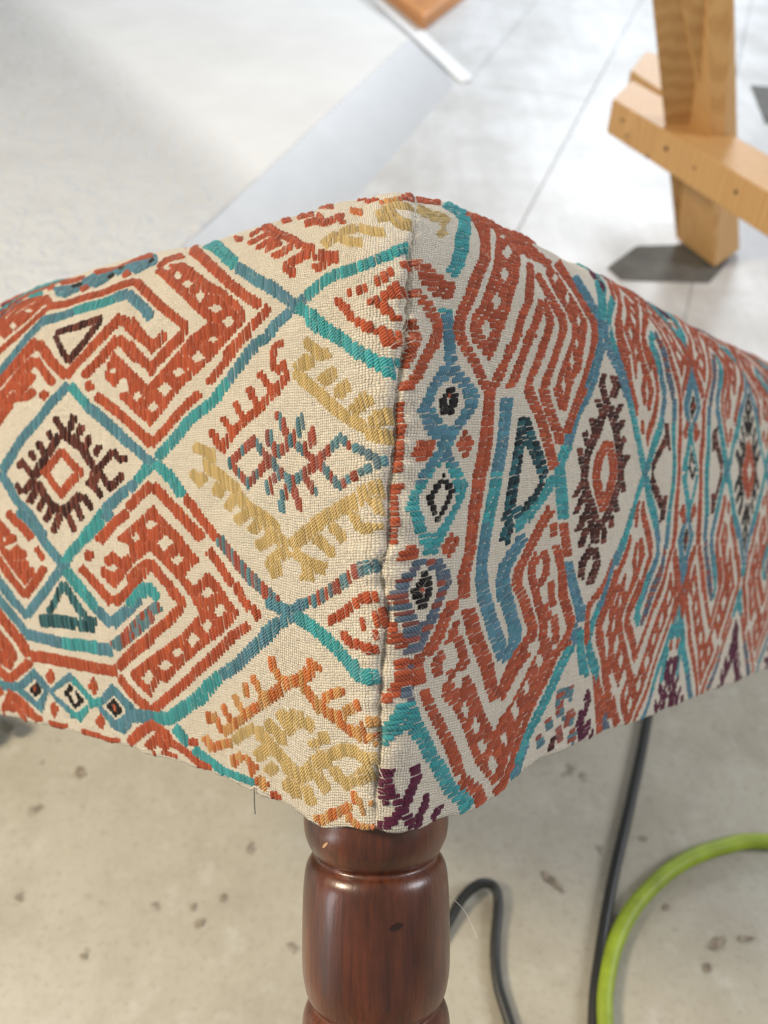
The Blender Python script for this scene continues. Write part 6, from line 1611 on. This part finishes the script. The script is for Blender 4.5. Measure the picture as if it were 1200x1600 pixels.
# ------------------------------------------------------------------ loose fibres and threads
def fibres(name, seeds, parent, mat, rad):
    """curled hairs standing off the cloth; seeds: (s, w, direction, length, lift)"""
    n = len(seeds)
    K = 6
    A = np.array(seeds)
    u = np.linspace(0, 1, K)
    ang = A[:, 2][:, None] + RNG.normal(0, 0.9, n)[:, None] * u[None, :] + RNG.normal(0, 0.25, (n, K))
    step = (A[:, 3] / (K - 1))[:, None]
    s = A[:, 0][:, None] + np.cumsum(np.cos(ang) * step, 1)
    w = A[:, 1][:, None] + np.cumsum(np.sin(ang) * step, 1)
    h = 0.0006 + A[:, 4][:, None] * np.sin(u * math.pi * 0.8)[None, :]
    C = cover(s, np.clip(w, 0.0005, 0.30), h)                        # n,K,3
    T = np.gradient(C, axis=1)
    T /= np.linalg.norm(T, axis=-1, keepdims=True) + 1e-12
    up = np.array([0.21, -0.83, 0.52])
    a = np.cross(T, up)
    a /= np.linalg.norm(a, axis=-1, keepdims=True) + 1e-12
    b = np.cross(T, a)
    th = np.radians([0, 120, 240])
    r = rad * np.array([0.7, 1, 1, 1, 0.9, 0.5])[None, :, None, None]
    V = C[:, :, None, :] + r * (np.cos(th)[None, None, :, None] * a[:, :, None, :] + np.sin(th)[None, None, :, None] * b[:, :, None, :])
    base = np.arange(n)[:, None, None] * (K * 3)
    i, j = np.meshgrid(np.arange(K - 1), np.arange(3), indexing='ij')
    k0 = i * 3 + j
    k1 = i * 3 + (j + 1) % 3
    Q = np.stack([base + k0, base + k1, base + k1 + 3, base + k0 + 3], -1).reshape(-1, 4)
    o = fast_mesh(name, V.reshape(-1, 3), Q, mat, parent)
    o['kind'] = 'stuff'
    return o
for side in 'LR':
    sd = []
    for _ in range(1300):
        s = -abs(RNG.exponential(0.12)) - 0.003 if side == 'L' else abs(RNG.exponential(0.14)) + 0.006
        if not (S_MIN + 0.02 < s < S_MAX - 0.02):
            continue
        sd.append((s, RNG.uniform(0.003, 0.235), RNG.uniform(0, 2 * math.pi), RNG.uniform(0.0015, 0.0045), RNG.uniform(0.0001, 0.0012)))
    for _ in range(70):
        w = RNG.uniform(0.003, 0.215)
        off = abs(RNG.normal(0, 0.004)) + 0.0005
        s = seam_s(w) + (-off if side == 'L' else off)
        sd.append((s, w, RNG.uniform(-0.9, 0.9) + (0 if side == 'L' else math.pi), RNG.uniform(0.002, 0.006), RNG.uniform(0.0004, 0.002)))
    fibres('fuzz', sd, panels[side], FIBRE, 0.00004)
# frayed ends of ground cloth that stick out of the seam
fr = []
for w0, k in ((0.160, 5), (0.086, 9), (0.060, 3), (0.022, 4)):
    for _ in range(k):
        w = w0 + RNG.normal(0, 0.0022)
        fr.append((seam_s(w) + RNG.normal(-0.001, 0.0012), w, RNG.choice([0.0, math.pi]) + RNG.normal(0, 0.7), RNG.uniform(0.003, 0.008), RNG.uniform(0.0006, 0.0026)))
fibres('frayed_edge', fr, panels['L'], FIBRE, 0.00010)

V, Fc = tube(spline([(0.026, 0.338, -0.152), (0.0315, 0.335, -0.1565), (0.035, 0.333, -0.163), (0.0365, 0.333, -0.167)], 5), 0.00012, 6)
link('loose_thread', V, Fc, FIBRE, stool, True)
LT = [tuple(cover(-0.0655, 0.0015, 0.0006)), tuple(cover(-0.0655, 0.0, 0.001) + np.array([0, -0.001, -0.004])), tuple(cover(-0.065, 0.0, 0.001) + np.array([0, -0.001, -0.0068]))]
V, Fc = tube(spline(LT, 5), 0.0003, 6)
link('loose_thread', V, Fc, STEEL, stool, True)
